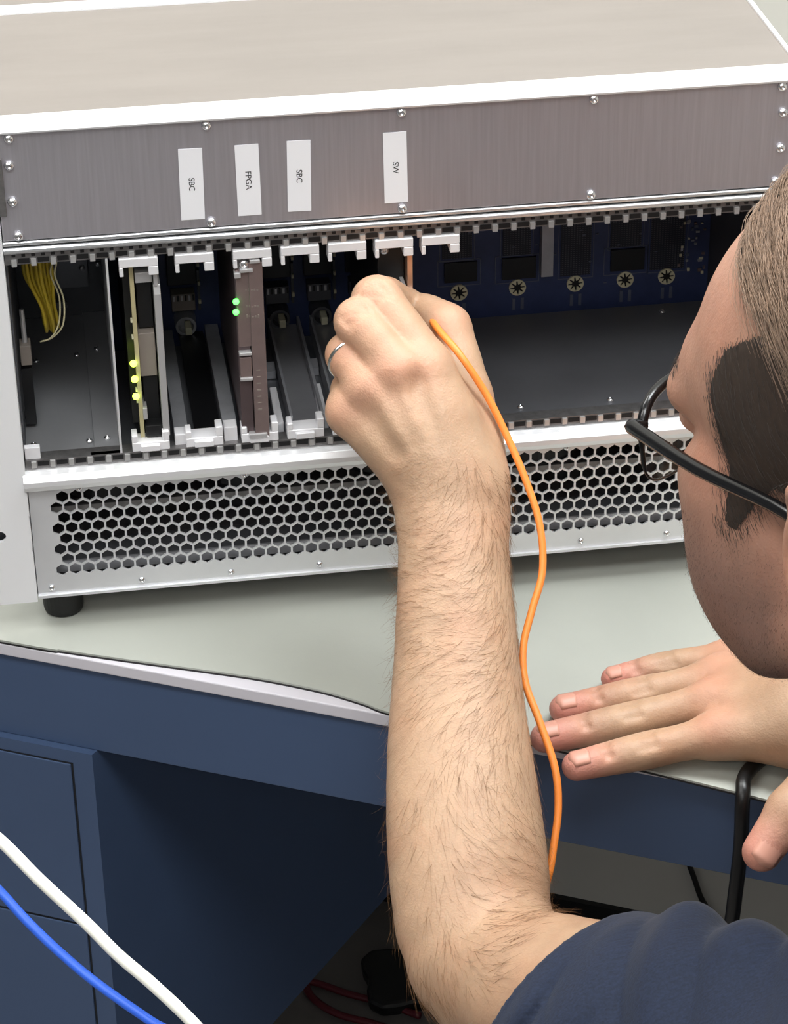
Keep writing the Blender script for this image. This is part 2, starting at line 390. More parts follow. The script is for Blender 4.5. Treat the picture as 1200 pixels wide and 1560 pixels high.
# rack ears
for sx, x0, x1 in ((0, -36, -.2), (1, CW+.2, CW+36)):
    g = MB(); n = 20; hx = -17.3 if sx == 0 else CW+17.3
    ring = [(hx+3.4*math.cos(2*math.pi*k/n), -42+3.4*math.sin(2*math.pi*k/n)) for k in range(n)]
    def onrect(a, cx, cz):
        c, s = math.cos(a), math.sin(a); ts = []
        if c: ts.append(((x1 if c > 0 else x0)-cx)/c)
        if s: ts.append(((cz+12 if s > 0 else cz-12)-cz)/s)
        t = min(ts); return cx+c*t, cz+s*t
    ou = [onrect(2*math.pi*k/n, hx, -42) for k in range(n)]
    for y in (-4, -1.6):
        g.add([(a, y, b) for a, b in ring]+[(a, y, b) for a, b in ou], [(k, (k+1) % n, n+(k+1) % n, n+k) for k in range(n)])
    g.add([(a, -4, b) for a, b in ring]+[(a, -1.6, b) for a, b in ring], [(k, (k+1) % n, n+(k+1) % n, n+k) for k in range(n)])
    g.box(x0, x1, -4, -1.6, -30.0, 194); g.box(x0, x1, -4, -1.6, -86.4, -54.0)
    for a, b, c, d in ((x0, x1, -54, -50), (x0, x1, -34, -30)): pass
    g.build('rack_ear', 'ear', ch)
    g = MB(); g.box(x0+4, x1-2, 2, 5, -80, 100); g.build('added_ear_backdrop', 'darkwall', ch)  # added dark plate, only there to make the ear hole look dark
for x in (13.5, CW-13.5):
    for y in (19, CB-25):
        g = MB(); g.lathe((x, y, DT), (0, 0, 1), [(0, 9.8), (.8, 10.8), (3, 11.4), (16, 12.2), (22, 12.4)], 28); g.build('rubber_foot', 'rubber', ch, smooth=False)

# inside of the card cage
BPY = 147.0
g = MB(); g.box(53.5, CW-1, BPY, BPY+2.4, -12, 121); bp = g.build('backplane', 'pcb', ch)
g = MB(); g.box(243, CW-2, 6, 133.5, -1.6, -.2); fp = g.build('cage_floor_plate', 'dark', ch, bevel=.3)
g = MB(); g.box(54, 243, 6, 133.5, -5, -3.6); g.build('cage_floor_plate', 'dark', ch)
g = MB(); g.box(0, CW, 9, CB-3, 128, 129.4); g.build('cage_roof_plate', 'dark', ch)
for x, y in ((278.4, 19), (399, 18), (263, 120), (385, 122), (330, 19)):
    o = inst('screw', sms, fp, (x, y, -.2), (-math.pi/2, 0, 0))
g = MB(); g.box(1, 40.5, 7, 178, -1.6, -.2); lp = g.build('bay_floor_plate', 'bay', ch, bevel=.3)
g = MB(); g.box(38.5, 52.2, 10, 178, -.2, 1.2); lp2 = g.build('bay_floor_plate', 'bay', ch, bevel=.3)
for x, y, p in ((5.6, 21, lp), (36, 20, lp), (46, 20, lp2), (9, 120, lp), (33, 124, lp), (45, 128, lp2)): inst('screw', sms, p, (x, y, .2 if p is lp else 1.2), (-math.pi/2, 0, 0))
g = MB(); g.box(1, 52, 178, 180, -2, 124); bw = g.build('bay_rear_wall', 'darkwall', ch)
g = MB(); g.box(16, 44, 174, 178, 20, 70); g.box(18, 30, 172, 174, 8, 12); g.build('bay_bracket', 'dark', ch, bevel=.4)
for x, z in ((40.5, 33), (50, 33)):
    inst('screw', sms, bw, (x, 174 if x < 45 else 178, z))
g = MB(); g.box(52.2, 53.4, .3, 178, 1, 120.2); g.build('divider', 'strip', ch)
g = MB(); g.box(36, 53.4, .3, 4, .2, 2.6); g.build('divider_foot', 'strip', ch, bevel=.3)
g = MB(); g.box(.6, 9, 1, 5, 2.6, 10); g.build('corner_clip', 'guide', ch, bevel=.4)
g = MB(); g.box(2.5, 8.5, 40, 50, 40, 52); g.build('terminal_block', 'taupe', ch, bevel=.4)
g = MB(); g.tube([(5.5, 45, 52), (5.4, 45, 72)], 1.4, 8); g.build('terminal_rod', 'cardgrey', ch)
g = MB(); g.box(2, 8, 40, 48, 3, 38); g.build('terminal_base', 'black', ch)
# yellow wire loom in the left bay
rw = random.Random(8)
for i in range(9):
    x = 9.0+i*1.75+rw.uniform(-.5, .5); y = 36+rw.uniform(-5, 8)
    xb = 15+i*.95
    pts = [(x-.8, y-4, 121), (x, y, 108), (x+.7+rw.uniform(-.5, .5), y+2, 92), (xb+.6, y+4, 76), (xb+1.8, y+8, 64+rw.uniform(-2, 2)), (xb+2, y+14, 56)]
    g = MB(); g.tube(spline(pts, 5), 1.05, 8); g.build('wire', 'yellow', ch, smooth=True)
for dx, dy in ((0, 0), (2.2, -2)):
    pts = [(21+dx, 30+dy, 121), (24.5+dx, 31+dy, 108), (23+dx, 32+dy, 98), (26.5+dx, 32+dy, 84), (25+dx, 33+dy, 68), (20+dx*.3, 36, 58), (14, 40, 54)]
    g = MB(); g.tube(spline(pts, 6), .5, 6); g.build('wire', 'ivory', ch, smooth=True)

# card guides, upper and lower
GX = [59.0, 88.4, 118.9, 144.2, 169.3, 194.4, 219.4]
def gm(flip, prong2=5.2):
    s = -1 if flip else 1; g = MB()
    def bx(a, b, c, d, e, f): g.box(a, b, c, d, min(s*e, s*f), max(s*e, s*f))
    bx(0, 20.4, -2.4, 12, -5.2, 0); bx(0, 2.1, -2.4, 8, -10.4, -5.2); bx(20.4-prong2, 20.4, -2.4, 8, -10.4, -5.2)
    return g.mesh('card_guide', 'guide')
gu = gm(False); gl = gm(True, 3.0)
g = MB(); g.box(0, 20.4, -1, 10, -.0, 5.6); g.box(0, 3.2, -1, 8, 5.6, 9.8); g.box(16.6, 20.4, -1, 8, 5.6, 11.5); g.box(4.5, 15, -3, 0, .6, 4.4); gl = g.mesh('card_guide', 'guide')
for i, x in enumerate(GX):
    o = inst('card_guide', gu, ch, (x, .4, 119.8)); b = o.modifiers.new('b', 'BEVEL'); b.width = .0004
    if i < 6:
        o = inst('card_guide', gl, ch, (x, 1.2, 2.4)); b = o.modifiers.new('b', 'BEVEL'); b.width = .0004
# guide channels running back along the cage floor of the empty slots
for i, x in enumerate(GX[:6]):
    if i in (0, 2): continue
    if i == 1: b0, b1, w = 94.2, 108.6, ((82.8, 90.4, 7.5), (109.6, 117.4, 9.5))
    else: b0, b1, w = x+4.6, x+20.2, ((x+3.0, x+4.4, 10.5), (x+20.4, x+22.0, 10.5))
    g = MB(); g.box(b0, b1, 9, 138, 1.6, 3.0); c = g.build('guide_channel', 'black' if i == 1 else 'channel', ch)
    for x0, x1, zt in w:
        g = MB(); g.hexa([(x0, 12, -3), (x1, 12, -3), (x0, 137, -3), (x1, 137, -3), (x0, 12, zt), (x1, 12, zt), (x0, 137, zt-2), (x1, 137, zt-2)]); g.build('channel_wall', 'guide2', c)
    if i != 1:
        g = MB(); g.hexa([(x-5.2, 14, -3), (x-.6, 14, -3), (x-4.6, 52, -3), (x-.6, 52, -3), (x-5.2, 14, 4), (x-.6, 14, 6), (x-4.6, 52, 8), (x-.6, 52, 8)]); g.build('channel_clip', 'guide', c, bevel=.5)
        g = MB(); g.hexa([(x-5.2, 82, -3), (x+2, 82, -3), (x-5, 90, -3), (x+2, 90, -3), (x-5.2, 82, 2), (x+2, 82, 2), (x-5, 90, 4), (x+2, 90, 4)]); g.build('cross_brace', 'guide2', c)
    else:
        g = MB(); g.box(82.6, 91.5, 4, 13, -3, 9); g.build('channel_clip', 'guide', c, bevel=.5); g = MB(); g.box(109.6, 117, 4, 13, -3, 11); g.build('channel_clip', 'guide', c, bevel=.5)
    inst('screw', sms, c, ((b0+b1)/2, 15, 3.0), (-math.pi/2, 0, 0))
# backplane furniture
def bpbox(name, mt, x0, y0, x1, y1, dep, par=bp, z=None):   # from photograph corners on the board
    a = aty(x0, y0, BPY-dep); b = aty(x1, y1, BPY-dep); g = MB(); g.box(a[0], b[0], BPY-dep, BPY, b[2], a[2]); return g.build(name, mt, par)
k = NT('pad_field'); tc = k.n('ShaderNodeTexCoord'); vo = k.n('ShaderNodeTexBrick', Scale=1000.); vo.offset = 0.
vo.inputs['Brick Width'].default_value = 1.7; vo.inputs['Row Height'].default_value = 1.35; vo.inputs['Mortar Size'].default_value = .42
vo.inputs[1].default_value = (*srgb('55575f'), 1); vo.inputs[2].default_value = (*srgb('4c4e56'), 1); vo.inputs[3].default_value = (*srgb('1d2130'), 1)
mp = k.n('ShaderNodeMapping'); mp.inputs['Rotation'].default_value = (math.pi/2, 0, 0)
k.l(tc.outputs['Object'], mp.inputs[0]); k.l(mp.outputs[0], vo.inputs[0]); k.l(vo.outputs[0], k.b.inputs['Base Color']); M['pads'] = k.m
def frame(x0, y0, x1, y1):
    a = aty(x0, y0, BPY); b = aty(x1, y1, BPY); g = MB(); t = .5
    for r in ((a[0], b[0], a[2]-t, a[2]), (a[0], b[0], b[2], b[2]+t), (a[0], a[0]+t, b[2], a[2]), (b[0]-t, b[0], b[2], a[2])): g.box(r[0], r[1], BPY-.25, BPY, r[2], r[3])
    return g.build('board_marking', 'pcbline', bp)
for q in ((673, 352, 719, 392), (766, 345, 808, 387), (855, 342, 899, 418), (931, 332, 976, 374), (993, 330, 1041, 408)):
    bpbox('pad_field', 'pads', *q, .5); frame(q[0]-4, q[1]-4, q[2]+4, q[3]+4)
for q in ((677, 402, 727, 428), (765, 395, 816, 423), (931, 382, 981, 410)):
    bpbox('board_socket', 'black', *q, 1.6); frame(q[0]-11, q[1]-4, q[2]+5, q[3]+5)
bpbox('board_standoff_bar', 'guide2', 826, 345, 842, 421, 7)
def rosette():
    g = MB(); n = 32; vs = []; 
    for y in (-1.4, 0):
        for k_ in range(n):
            a = 2*math.pi*k_/n; ro = 5.2; ri = 4.5 if (k_ % 4) in (0, 1) else 2.2
            vs += [(ro*math.cos(a), y, ro*math.sin(a)), (ri*math.cos(a), y, ri*math.sin(a))]
    fs = []
    for k_ in range(n):
        l = (k_+1) % n
        fs += [(2*k_, 2*l, 2*l+1, 2*k_+1), (2*n+2*k_, 2*n+2*k_+1, 2*n+2*l+1, 2*n+2*l), (2*k_, 2*n+2*k_, 2*n+2*l, 2*l), (2*k_+1, 2*l+1, 2*n+2*l+1, 2*n+2*k_+1)]
    g.add(vs, fs); return g.mesh('key_washer', 'cream')
rm = rosette(); hub = MB().lathe((0, 0, 0), (0, -1, 0), [(0, 5.0), (.6, 5.0), (.7, 1.0)], 20).mesh('key_hole', 'black')
for x, y in ((699, 446), (788, 438), (876, 432), (952, 426), (1015, 421)):
    p = aty(x, y, BPY-1); o = inst('key_washer', rm, bp, (p[0], BPY-.1, p[2])); inst('key_hole', hub, o, (p[0], BPY-.1, p[2]))
    for dx in (-2.0, 3.2):
        bb = MB(); bb.box(p[0]+dx-.9, p[0]+dx+.9, BPY-.9, BPY, p[2]-15, p[2]-7.5); bb.build('solder_tail', 'pcbline', bp)
rr = random.Random(5)
for i in range(34):                                  # small parts at the right end of the board
    x = rr.uniform(400, 416); z = rr.uniform(8, 56); w = rr.uniform(.5, 1.3); h = rr.uniform(.4, 1.0)
    g = MB(); g.box(x-w, x+w, BPY-1, BPY, z-h, z+h); g.build('board_component', rr.choice(['pcbline', 'cream', 'guide2', 'brown']), bp)
for i in range(16):
    p = (rr.uniform(246, 395), 0, rr.uniform(0, 60)); g = MB(); g.box(p[0]-.9, p[0]+.9, BPY-.6, BPY, p[2]-.35, p[2]+.35); g.build('board_component', 'pcbline', bp)
# connectors and keying posts behind the empty slots
for i in (1, 3, 4, 5):
    cx = GX[i]+10.2
    g = MB(); g.box(cx-7.5, cx+6.5, BPY-9, BPY, 17, 28); cn = g.build('board_connector', 'taupe' if i == 1 else 'darkwall', bp, bevel=.4)
    for q in range(6):
        bb = MB(); bb.box(cx-6.6+q*2.3, cx-5.4+q*2.3, BPY-10, BPY-9, 24, 27.4); bb.build('connector_pin', 'cardgrey' if q % 2 == 0 else 'black', cn)
    g = MB(); g.box(cx-9, cx+8, BPY-5, BPY, 32, 100); g.build('board_connector', 'black', bp, bevel=.4)
    g = MB(); g.box(cx+8.5, cx+10, BPY-3, BPY, 14, 40); g.build('board_connector', 'darkwall', bp)
    for zz in (19, 31, 43): 
        bb = MB(); bb.box(cx+8.8, cx+10.2, BPY-5, BPY-3, zz, zz+2.2); bb.build('connector_pin', 'cream', bp)
    kz = 8.5
    P = [(cx+5.6*math.cos(a), BPY-12, kz+5.6*math.sin(a)) for a in np.linspace(-.6, math.pi+.6, 16)]
    g = MB(); g.lathe((cx, BPY, kz), (0, -1, 0), [(0, 6.6), (13, 6.2), (13, 4.6), (6, 4.4)], 20); post = g.build('keying_post', 'guide2' if i == 1 else 'darkwall', bp)
    g = MB(); g.box(cx-.6, cx+3.2, BPY-17, BPY-7, kz-3.8, kz+1.2); g.build('keying_pin', 'cream', post, bevel=.4)

# plug-in cards
c1 = tag(empty('circuit_card', (69, 70, 3)), 'circuit card with three lime green lights in the leftmost card slot', 'circuit card')
g = MB(); g.box(64.2, 66.4, 6, 140, 8, 113); g.build('board', 'beige', c1)
g = MB(); g.box(60.6, 64.2, 16, 140, 12, 108); g.build('heat_sink', 'black', c1)
led = MB(); led.lathe((0, 0, 0), (0, -1, 0), [(0, 1.9), (1.2, 1.9), (2.2, 1.3), (2.6, .4)], 12); lm = led.mesh('led', 'ledy', smooth=True)
for y in (553, 577, 603):
    p = aty(203+(y-553)*.08, y, 6); inst('led', lm, c1, (p[0], 6, p[2]))
for z in (78, 68, 36, 29): 
    g = MB(); g.box(63.2, 64.3, 7, 10, z, z+1.6); g.build('resistor', 'cream', c1)
for n_, m_, z0, z1, x0, x1, y0 in (('connector', 'cardgrey', 102, 108, 67, 76, 5), ('connector', 'black', 71, 101, 67.5, 75.5, 14), ('connector', 'taupe', 44, 70, 66.4, 75.5, 9), ('connector', 'black', 13, 43, 67.5, 75.6, 12), ('bracket_block', 'black', 9, 16, 67, 79, 4), ('bracket_clip', 'cardgrey', 20, 27, 66.2, 68.6, 4)):
    g = MB(); g.box(x0, x1, y0, 60, z0, z1); g.build(n_, m_, c1, bevel=.4)
g = MB(); g.prism([(2, 10), (2, 96), (4, 101), (60, 101), (60, 10)], 76.3, 80.0); g.build('front_frame', 'cardgrey', c1, bevel=.3)
g = MB(); g.box(76.6, 78.8, 2, 20, 101, 112); g.build('extractor_tab', 'cardgrey', c1, bevel=.3)

c3 = tag(empty('plug_in_module', (128, 70, 3)), 'brown metal plug-in module with two green lights, third slot from the left', 'module')
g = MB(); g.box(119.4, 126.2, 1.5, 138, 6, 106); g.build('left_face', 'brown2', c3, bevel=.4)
g = MB(); g.box(126.6, 134.2, -1.2, 138, 6, 112); g.build('right_face', 'brown', c3, bevel=.4)
g = MB(); g.box(119.8, 130, -.2, 30, 62, 108); g.build('light_panel', 'brown', c3, bevel=.4)
lm2 = MB().lathe((0, 0, 0), (0, -1, 0), [(0, 1.7), (1.0, 1.7), (1.8, 1.2), (2.2, .4)], 12).mesh('led', 'ledg', smooth=True)
for y in (460, 476):
    p = aty(359.5, y, -1); inst('led', lm2, c3, (p[0], -.2, p[2]))
mk = random.Random(2)
for z in (96, 86.3, 80.3):
    for q in range(5):
        g = MB(); x = 124.6+q*1.5; g.box(x, x+.9, -.35 if x < 126.4 else -1.35, 1, z-.9+mk.uniform(0, .4), z+.9-mk.uniform(0, .9)); g.build('face_marking', 'taupe', c3)
for q in range(7):
    g = MB(); z = 48-q*4; g.box(128.6, 130.6, -1.35, 1, z-mk.uniform(.4, 1.1), z); g.build('face_marking', 'taupe', c3)
g = MB(); g.box(119.8, 126.2, -1.2, 4, 44, 56); g.build('latch', 'brown', c3, bevel=.5)
for z in (57.5, 42.2): 
    g = MB(); g.box(119.6, 126.4, -2.4, 4, z, z+1.8); g.build('latch_pin', 'cardgrey', c3, bevel=.4)
for z0, z1, x0, x1 in ((107, 109, 122, 129), (112, 114, 127.5, 133), (104, 107, 119, 122.5), (6.2, 9, 123, 133)):
    g = MB(); g.box(x0, x1, -2.6, 3, z0, z1); g.build('ejector_clip', 'cardgrey', c3, bevel=.4)
p = aty(371, 400, 2); inst('screw', sm, c3, (p[0], 1, p[2]))
g = MB(); g.lathe((p[0], 8, p[2]), (0, -1, 0), [(0, 4.6), (7, 4.6)], 16); g.build('screw_boss', 'raildark', c3)

c6 = tag(empty('transceiver_card', (205, 70, 3)), 'dark optical transceiver card with a copper edge behind the hand', 'circuit card')
g = MB(); g.box(211.8, 214.8, .5, 130, 8, 111); g.build('copper_edge', 'copper', c6, bevel=.4)
g = MB(); g.box(197, 211.6, 10, 130, 8, 110); g.build('front_face', 'black', c6, bevel=.5)
g = MB(); g.tube(spline([(196, 4, 96), (199.5, -1, 96.5), (202, -2, 95), (202.4, -2, 84)], 6), 1.3, 8); g.build('extractor_lever', 'cardgrey', c6, smooth=True)
for z0, z1, x0, x1 in ((86, 88.5, 204.5, 211), (81.5, 84.8, 203.5, 212.5), (89, 92, 208.6, 210.8)):
    g = MB(); g.box(x0, x1, -3, 10, z0, z1); g.build('transceiver_cage', 'cardgrey', c6, bevel=.4)
p = aty(587, 386, 5); inst('screw', sm, c6, (p[0], 9.6, p[2]))

# ------------------------------------------------------------------ organic shapes: distance fields meshed with surface nets
def nrm(v): v = np.asarray(v, float); return v/np.linalg.norm(v)
def smin(a, b, k):
    h = np.clip(.5+.5*(b-a)/k, 0, 1); return b+(a-b)*h-k*h*(1-h)
class Chain:                    # tapered, optionally flattened tube through points
    def __init__(s, pts, r, k=6., flat=None, n=0, neg=False):
        P = np.array(pts, float); R = np.full(len(P), r, float) if np.isscalar(r) else np.array(r, float)
        if n:
            Q = spline(np.hstack([P, R[:, None]]), n); P, R = Q[:, :3], Q[:, 3]
        s.k, s.neg = k, neg
        s.c = P.mean(0); s.rad = np.max(np.linalg.norm(P-s.c, axis=1)+R*(1 if flat is None else max(1, flat[1])))
        s.T = None
        if flat is not None:
            n_, f_ = nrm(flat[0]), float(flat[1]); s.T = np.eye(3)+np.outer(n_, n_)*(1/f_-1); s.f = min(1., f_); P = P@s.T
        s.P, s.R = P, R
    def __call__(s, X):
        d = None
        if s.T is not None: X = X@s.T
        for i in range(len(s.P)-1):
            a, b = s.P[i], s.P[i+1]; ab = b-a; L = ab@ab+1e-9
            v = X-a; t = np.clip((v@ab)/L, 0, 1); v -= t[:, None]*ab
            q = np.sqrt(np.einsum('ij,ij->i', v, v))-(s.R[i]+(s.R[i+1]-s.R[i])*t)
            d = q if d is None else np.minimum(d, q)
        return d if s.T is None else d*s.f
class Ell:
    def __init__(s, c, r, k=8., axes=None, neg=False):
        s.c = np.array(c, float); s.r = np.array(r, float); s.k = k; s.A = np.eye(3) if axes is None else np.array(axes, float); s.neg = neg; s.rad = s.r.max()
    def __call__(s, X):
        p = (X-s.c)@s.A.T; k0 = np.linalg.norm(p/s.r, axis=1); k1 = np.linalg.norm(p/s.r**2, axis=1)+1e-9
        return k0*(k0-1)/k1
def combine(prims, X):
    d = None
    for p in prims:
        q = p(X)
        if d is None: d = q if not p.neg else np.full(len(X), 1e3)
        elif p.neg: d = -smin(-d, q, p.k)
        else: d = smin(d, q, p.k)
    return d
class Field:                    # base prims + finger groups, each melting into the base but not into each other
    def __init__(s, base, groups=(), kg=9., ks=1.2): s.base, s.groups, s.kg, s.ks = base, groups, kg, ks
    def prep(s, C):              # distances of every prim at every block centre
        s.db = np.array([p(C) for p in s.base]).reshape(len(s.base), len(C)); s.dg = [np.array([p(C) for p in g]) for g in s.groups]
        return s.ev((s.base, s.groups), C)
    def local(s, i, d, R):
        m = max(d, -R)+2.3*R
        b = [p for p, q in zip(s.base, s.db[:, i]) if q < m+max(p.k, 14)+4]
        return b, [[p for p, q in zip(g, e[:, i]) if q < m+9] for g, e in zip(s.groups, s.dg) if e[:, i].min() < m+9]
    def ev(s, bg, X):
        b, g = bg
        d0 = combine(b, X) if any(not p.neg for p in b) else None
        out = d0
        for q in g:
            e = combine(q, X)
            if d0 is not None: e = smin(d0, e, s.kg)
            out = e if out is None else np.minimum(out, e)
        return np.full(len(X), 1e3) if out is None else out
def surface_nets(F, lo, hi, h, post=None, NB=12):
    lo = np.array(lo, float); hi = np.array(hi, float); nb = np.ceil((hi-lo)/(h*NB)).astype(int); bs = h*NB; R = bs*.866
    CI = np.array([(i, j, k) for i in range(nb[0]) for j in range(nb[1]) for k in range(nb[2])])
    offs = np.array([(i, j, k) for i in (0, 1) for j in (0, 1) for k in (0, 1)])
    n = NB+2
    G = np.stack(np.meshgrid(*[np.arange(n)]*3, indexing='ij'), -1).reshape(-1, 3)
    BIG = (nb*NB+4); key = lambda I: (I[:, 0].astype(np.int64)*BIG[1]+I[:, 1])*BIG[2]+I[:, 2]
    VK = []; VP = []; Q = []
    C = lo+(CI+.5)*bs; DC = F.prep(C); DP = DC if post is None else post(C, DC)
    for bi in np.nonzero(np.abs(DP) < R*1.25+3)[0]:
        ci = CI[bi]; bg = F.local(bi, DC[bi], R)
        I = G+ci*NB; X = lo+I*h
        D = F.ev(bg, X)
        if post is not None: D = post(X, D)
        D = D.reshape(n, n, n); S = D < 0
        if S.all() or not S.any(): continue
        m = n-1
        c8 = np.stack([D[o[0]:o[0]+m, o[1]:o[1]+m, o[2]:o[2]+m] for o in offs], -1)
        s8 = c8 < 0; act = s8.any(-1) & ~s8.all(-1)
        idx = np.argwhere(act); d8 = c8[act]
        acc = np.zeros((len(idx), 3)); cnt = np.zeros(len(idx))
        for a in range(8):
            for b in range(a+1, 8):
                if np.abs(offs[a]-offs[b]).sum() != 1: continue
                x = (d8[:, a] < 0) != (d8[:, b] < 0); t = d8[:, a]/(d8[:, a]-d8[:, b]+1e-20)
                acc += np.where(x[:, None], offs[a]+(offs[b]-offs[a])*t[:, None], 0); cnt += x
        VK.append(key(idx+ci*NB)); VP.append(lo+(idx+ci*NB+acc/cnt[:, None])*h)
        for ax in range(3):
            o = np.eye(3, dtype=int)[ax]
            sl0 = [slice(1, NB+1)]*3; sl0[ax] = slice(0, NB) if ax >= 0 else None
            sl0 = [slice(1, NB+1) if q != ax else slice(1, NB+1) for q in range(3)]
            A = S[tuple(sl0)]; sl1 = [slice(s_.start+o[q], s_.stop+o[q]) for q, s_ in enumerate(sl0)]; Bb = S[tuple(sl1)]
            e = np.argwhere(A != Bb)
            if not len(e): continue
            fl = A[A != Bb]; e = e+1+ci*NB
            u = np.eye(3, dtype=int)[(ax+1) % 3]; v = np.eye(3, dtype=int)[(ax+2) % 3]
            q = np.stack([key(e-u-v), key(e-v), key(e), key(e-u)], 1)
            q[~fl] = q[~fl][:, ::-1]; Q.append(q)
    VK = np.concatenate(VK); VP = np.concatenate(VP); Q = np.concatenate(Q)
    K, first = np.unique(VK, return_index=True); P = VP[first]
    I = np.searchsorted(K, Q); ok = (I < len(K)).all(1); I = np.minimum(I, len(K)-1); ok &= (K[I] == Q).all(1); I = I[ok]
    return P, I
def relax(P, I, it=1, w=.5):
    for _ in range(it):
        s = np.zeros_like(P); c = np.zeros(len(P))
        for a in range(4):
            for b in ((a+1) % 4, (a+3) % 4):
                np.add.at(s, I[:, a], P[I[:, b]]); np.add.at(c, I[:, a], 1)
        P = P*(1-w)+w*s/np.maximum(c, 1)[:, None]
    return P
def vnormals(P, I):
    n = np.cross(P[I[:, 2]]-P[I[:, 0]], P[I[:, 3]]-P[I[:, 1]]); N = np.zeros_like(P)
    for a in range(4): np.add.at(N, I[:, a], n)
    return N/(np.linalg.norm(N, axis=1)[:, None]+1e-12)
def npmesh(name, P, I, mt, org, colors=None):
    me = bpy.data.meshes.new(name); k = I.shape[1]
    me.vertices.add(len(P)); me.vertices.foreach_set('co', ((P-np.array(org))*.001).astype(np.float32).ravel())
    me.loops.add(I.size); me.loops.foreach_set('vertex_index', I.astype(np.int32).ravel())
    me.polygons.add(len(I)); me.polygons.foreach_set('loop_start', np.arange(0, I.size, k, dtype=np.int32)); me.polygons.foreach_set('loop_total', np.full(len(I), k, np.int32))
    me.polygons.foreach_set('use_smooth', np.ones(len(I), bool))
    me.update(calc_edges=True); me.validate()
    if colors is not None:
        at_ = me.color_attributes.new('tone', 'FLOAT_COLOR', 'POINT')
        at_.data.foreach_set('color', np.hstack([colors, np.ones((len(P), 1))]).astype(np.float32).ravel())
    me.materials.append(M[mt]); return me
def npobj(name, P, I, mt, parent, colors=None, org=None):
    org = np.array(parent['_o']) if org is None else np.array(org)
    ob = bpy.data.objects.new(name, npmesh(name, P, I, mt, org, colors)); col.objects.link(ob); ob['_o'] = [float(x) for x in org]; place(ob, org, parent); return ob

# ---- skin, cloth and hair materials
k = NT('skin'); at_n = k.n('ShaderNodeAttribute', attribute_name='tone'); tc = k.n('ShaderNodeTexCoord')
nz = k.n('ShaderNodeTexNoise', Scale=70., Detail=5., Roughness=.65); k.l(tc.outputs['Object'], nz.inputs['Vector'])
mr = k.n('ShaderNodeMapRange'); mr.inputs[1].default_value = .3; mr.inputs[2].default_value = .7; mr.inputs[3].default_value = .90; mr.inputs[4].default_value = 1.06
k.l(nz.outputs[0], mr.inputs[0])
mx = k.n('ShaderNodeVectorMath', operation='SCALE'); k.l(at_n.outputs['Color'], mx.inputs[0]); k.l(mr.outputs[0], mx.inputs['Scale'])
n4 = k.n('ShaderNodeTexNoise', Scale=28., Detail=3.); k.l(tc.outputs['Object'], n4.inputs['Vector'])
m4 = k.n('ShaderNodeMapRange'); m4.inputs[1].default_value = .42; m4.inputs[2].default_value = .72; m4.inputs[3].default_value = 0; m4.inputs[4].default_value = .5; k.l(n4.outputs[0], m4.inputs[0])
mm = k.n('ShaderNodeMix', data_type='RGBA', blend_type='MULTIPLY'); mm.inputs[7].default_value = (1., .80, .74, 1); k.l(m4.outputs[0], mm.inputs[0]); k.l(mx.outputs[0], mm.inputs[6])
k.l(mm.outputs[2], k.b.inputs['Base Color']); k.b.inputs['Roughness'].default_value = .52
k.b.inputs['Subsurface Weight'].default_value = .18; k.b.inputs['Subsurface Radius'].default_value = (1, .4, .2); k.b.inputs['Subsurface Scale'].default_value = .004
vo = k.n('ShaderNodeTexVoronoi', Scale=900.); k.l(tc.outputs['Object'], vo.inputs['Vector'])
n2 = k.n('ShaderNodeTexNoise', Scale=260., Detail=4.); k.l(tc.outputs['Object'], n2.inputs['Vector'])
ad = k.n('ShaderNodeMath', operation='MULTIPLY_ADD'); ad.inputs[1].default_value = .35; k.l(vo.outputs[0], ad.inputs[0]); k.l(n2.outputs[0], ad.inputs[2])
bpn = k.n('ShaderNodeBump', Strength=.34, Distance=.0009); k.l(ad.outputs[0], bpn.inputs['Height']); k.l(bpn.outputs[0], k.b.inputs['Normal']); M['skin'] = k.m
k = NT('navy_jersey'); tc = k.n('ShaderNodeTexCoord'); nz = k.n('ShaderNodeTexNoise', Scale=900., Detail=2.); k.l(tc.outputs['Object'], nz.inputs['Vector'])
mp = k.n('ShaderNodeMapping'); mp.inputs['Scale'].default_value = (30, 900, 900); k.l(tc.outputs['Object'], mp.inputs[0])
n3 = k.n('ShaderNodeTexNoise', Scale=1., Detail=2.); k.l(mp.outputs[0], n3.inputs['Vector'])
ad = k.n('ShaderNodeMath', operation='ADD'); k.l(nz.outputs[0], ad.inputs[0]); k.l(n3.outputs[0], ad.inputs[1])
cr = k.n('ShaderNodeValToRGB'); cr.color_ramp.elements[0].position = .75; cr.color_ramp.elements[0].color = (*srgb('111a2e'), 1); cr.color_ramp.elements[1].position = 1.25; cr.color_ramp.elements[1].color = (*srgb('1b2740'), 1)
mrr = k.n('ShaderNodeMapRange'); mrr.inputs[1].default_value = .7; mrr.inputs[2].default_value = 1.3; k.l(ad.outputs[0], mrr.inputs[0])
cr.color_ramp.elements[0].position = 0; cr.color_ramp.elements[1].position = 1; k.l(mrr.outputs[0], cr.inputs[0]); k.l(cr.outputs[0], k.b.inputs['Base Color'])
k.b.inputs['Roughness'].default_value = .85; k.b.inputs['Sheen Weight'].default_value = .06
bpn = k.n('ShaderNodeBump', Strength=.25, Distance=.0005); k.l(ad.outputs[0], bpn.inputs['Height']); k.l(bpn.outputs[0], k.b.inputs['Normal']); M['jersey'] = k.m
M['hairbase'] = mat('hair_base', '35281f', .6, var=.25, vscale=300)
M['hair'] = mat('brown_hair', '8f7561', .4, var=.35, vscale=160)  # brown crown hair, colour lightened to carry the ceiling light on it
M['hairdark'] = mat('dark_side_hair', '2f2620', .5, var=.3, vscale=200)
M['armhair'] = mat('arm_hair', '805c3b', .5)
M['stub'] = mat('stubble_hair', '3a2a24', .6)
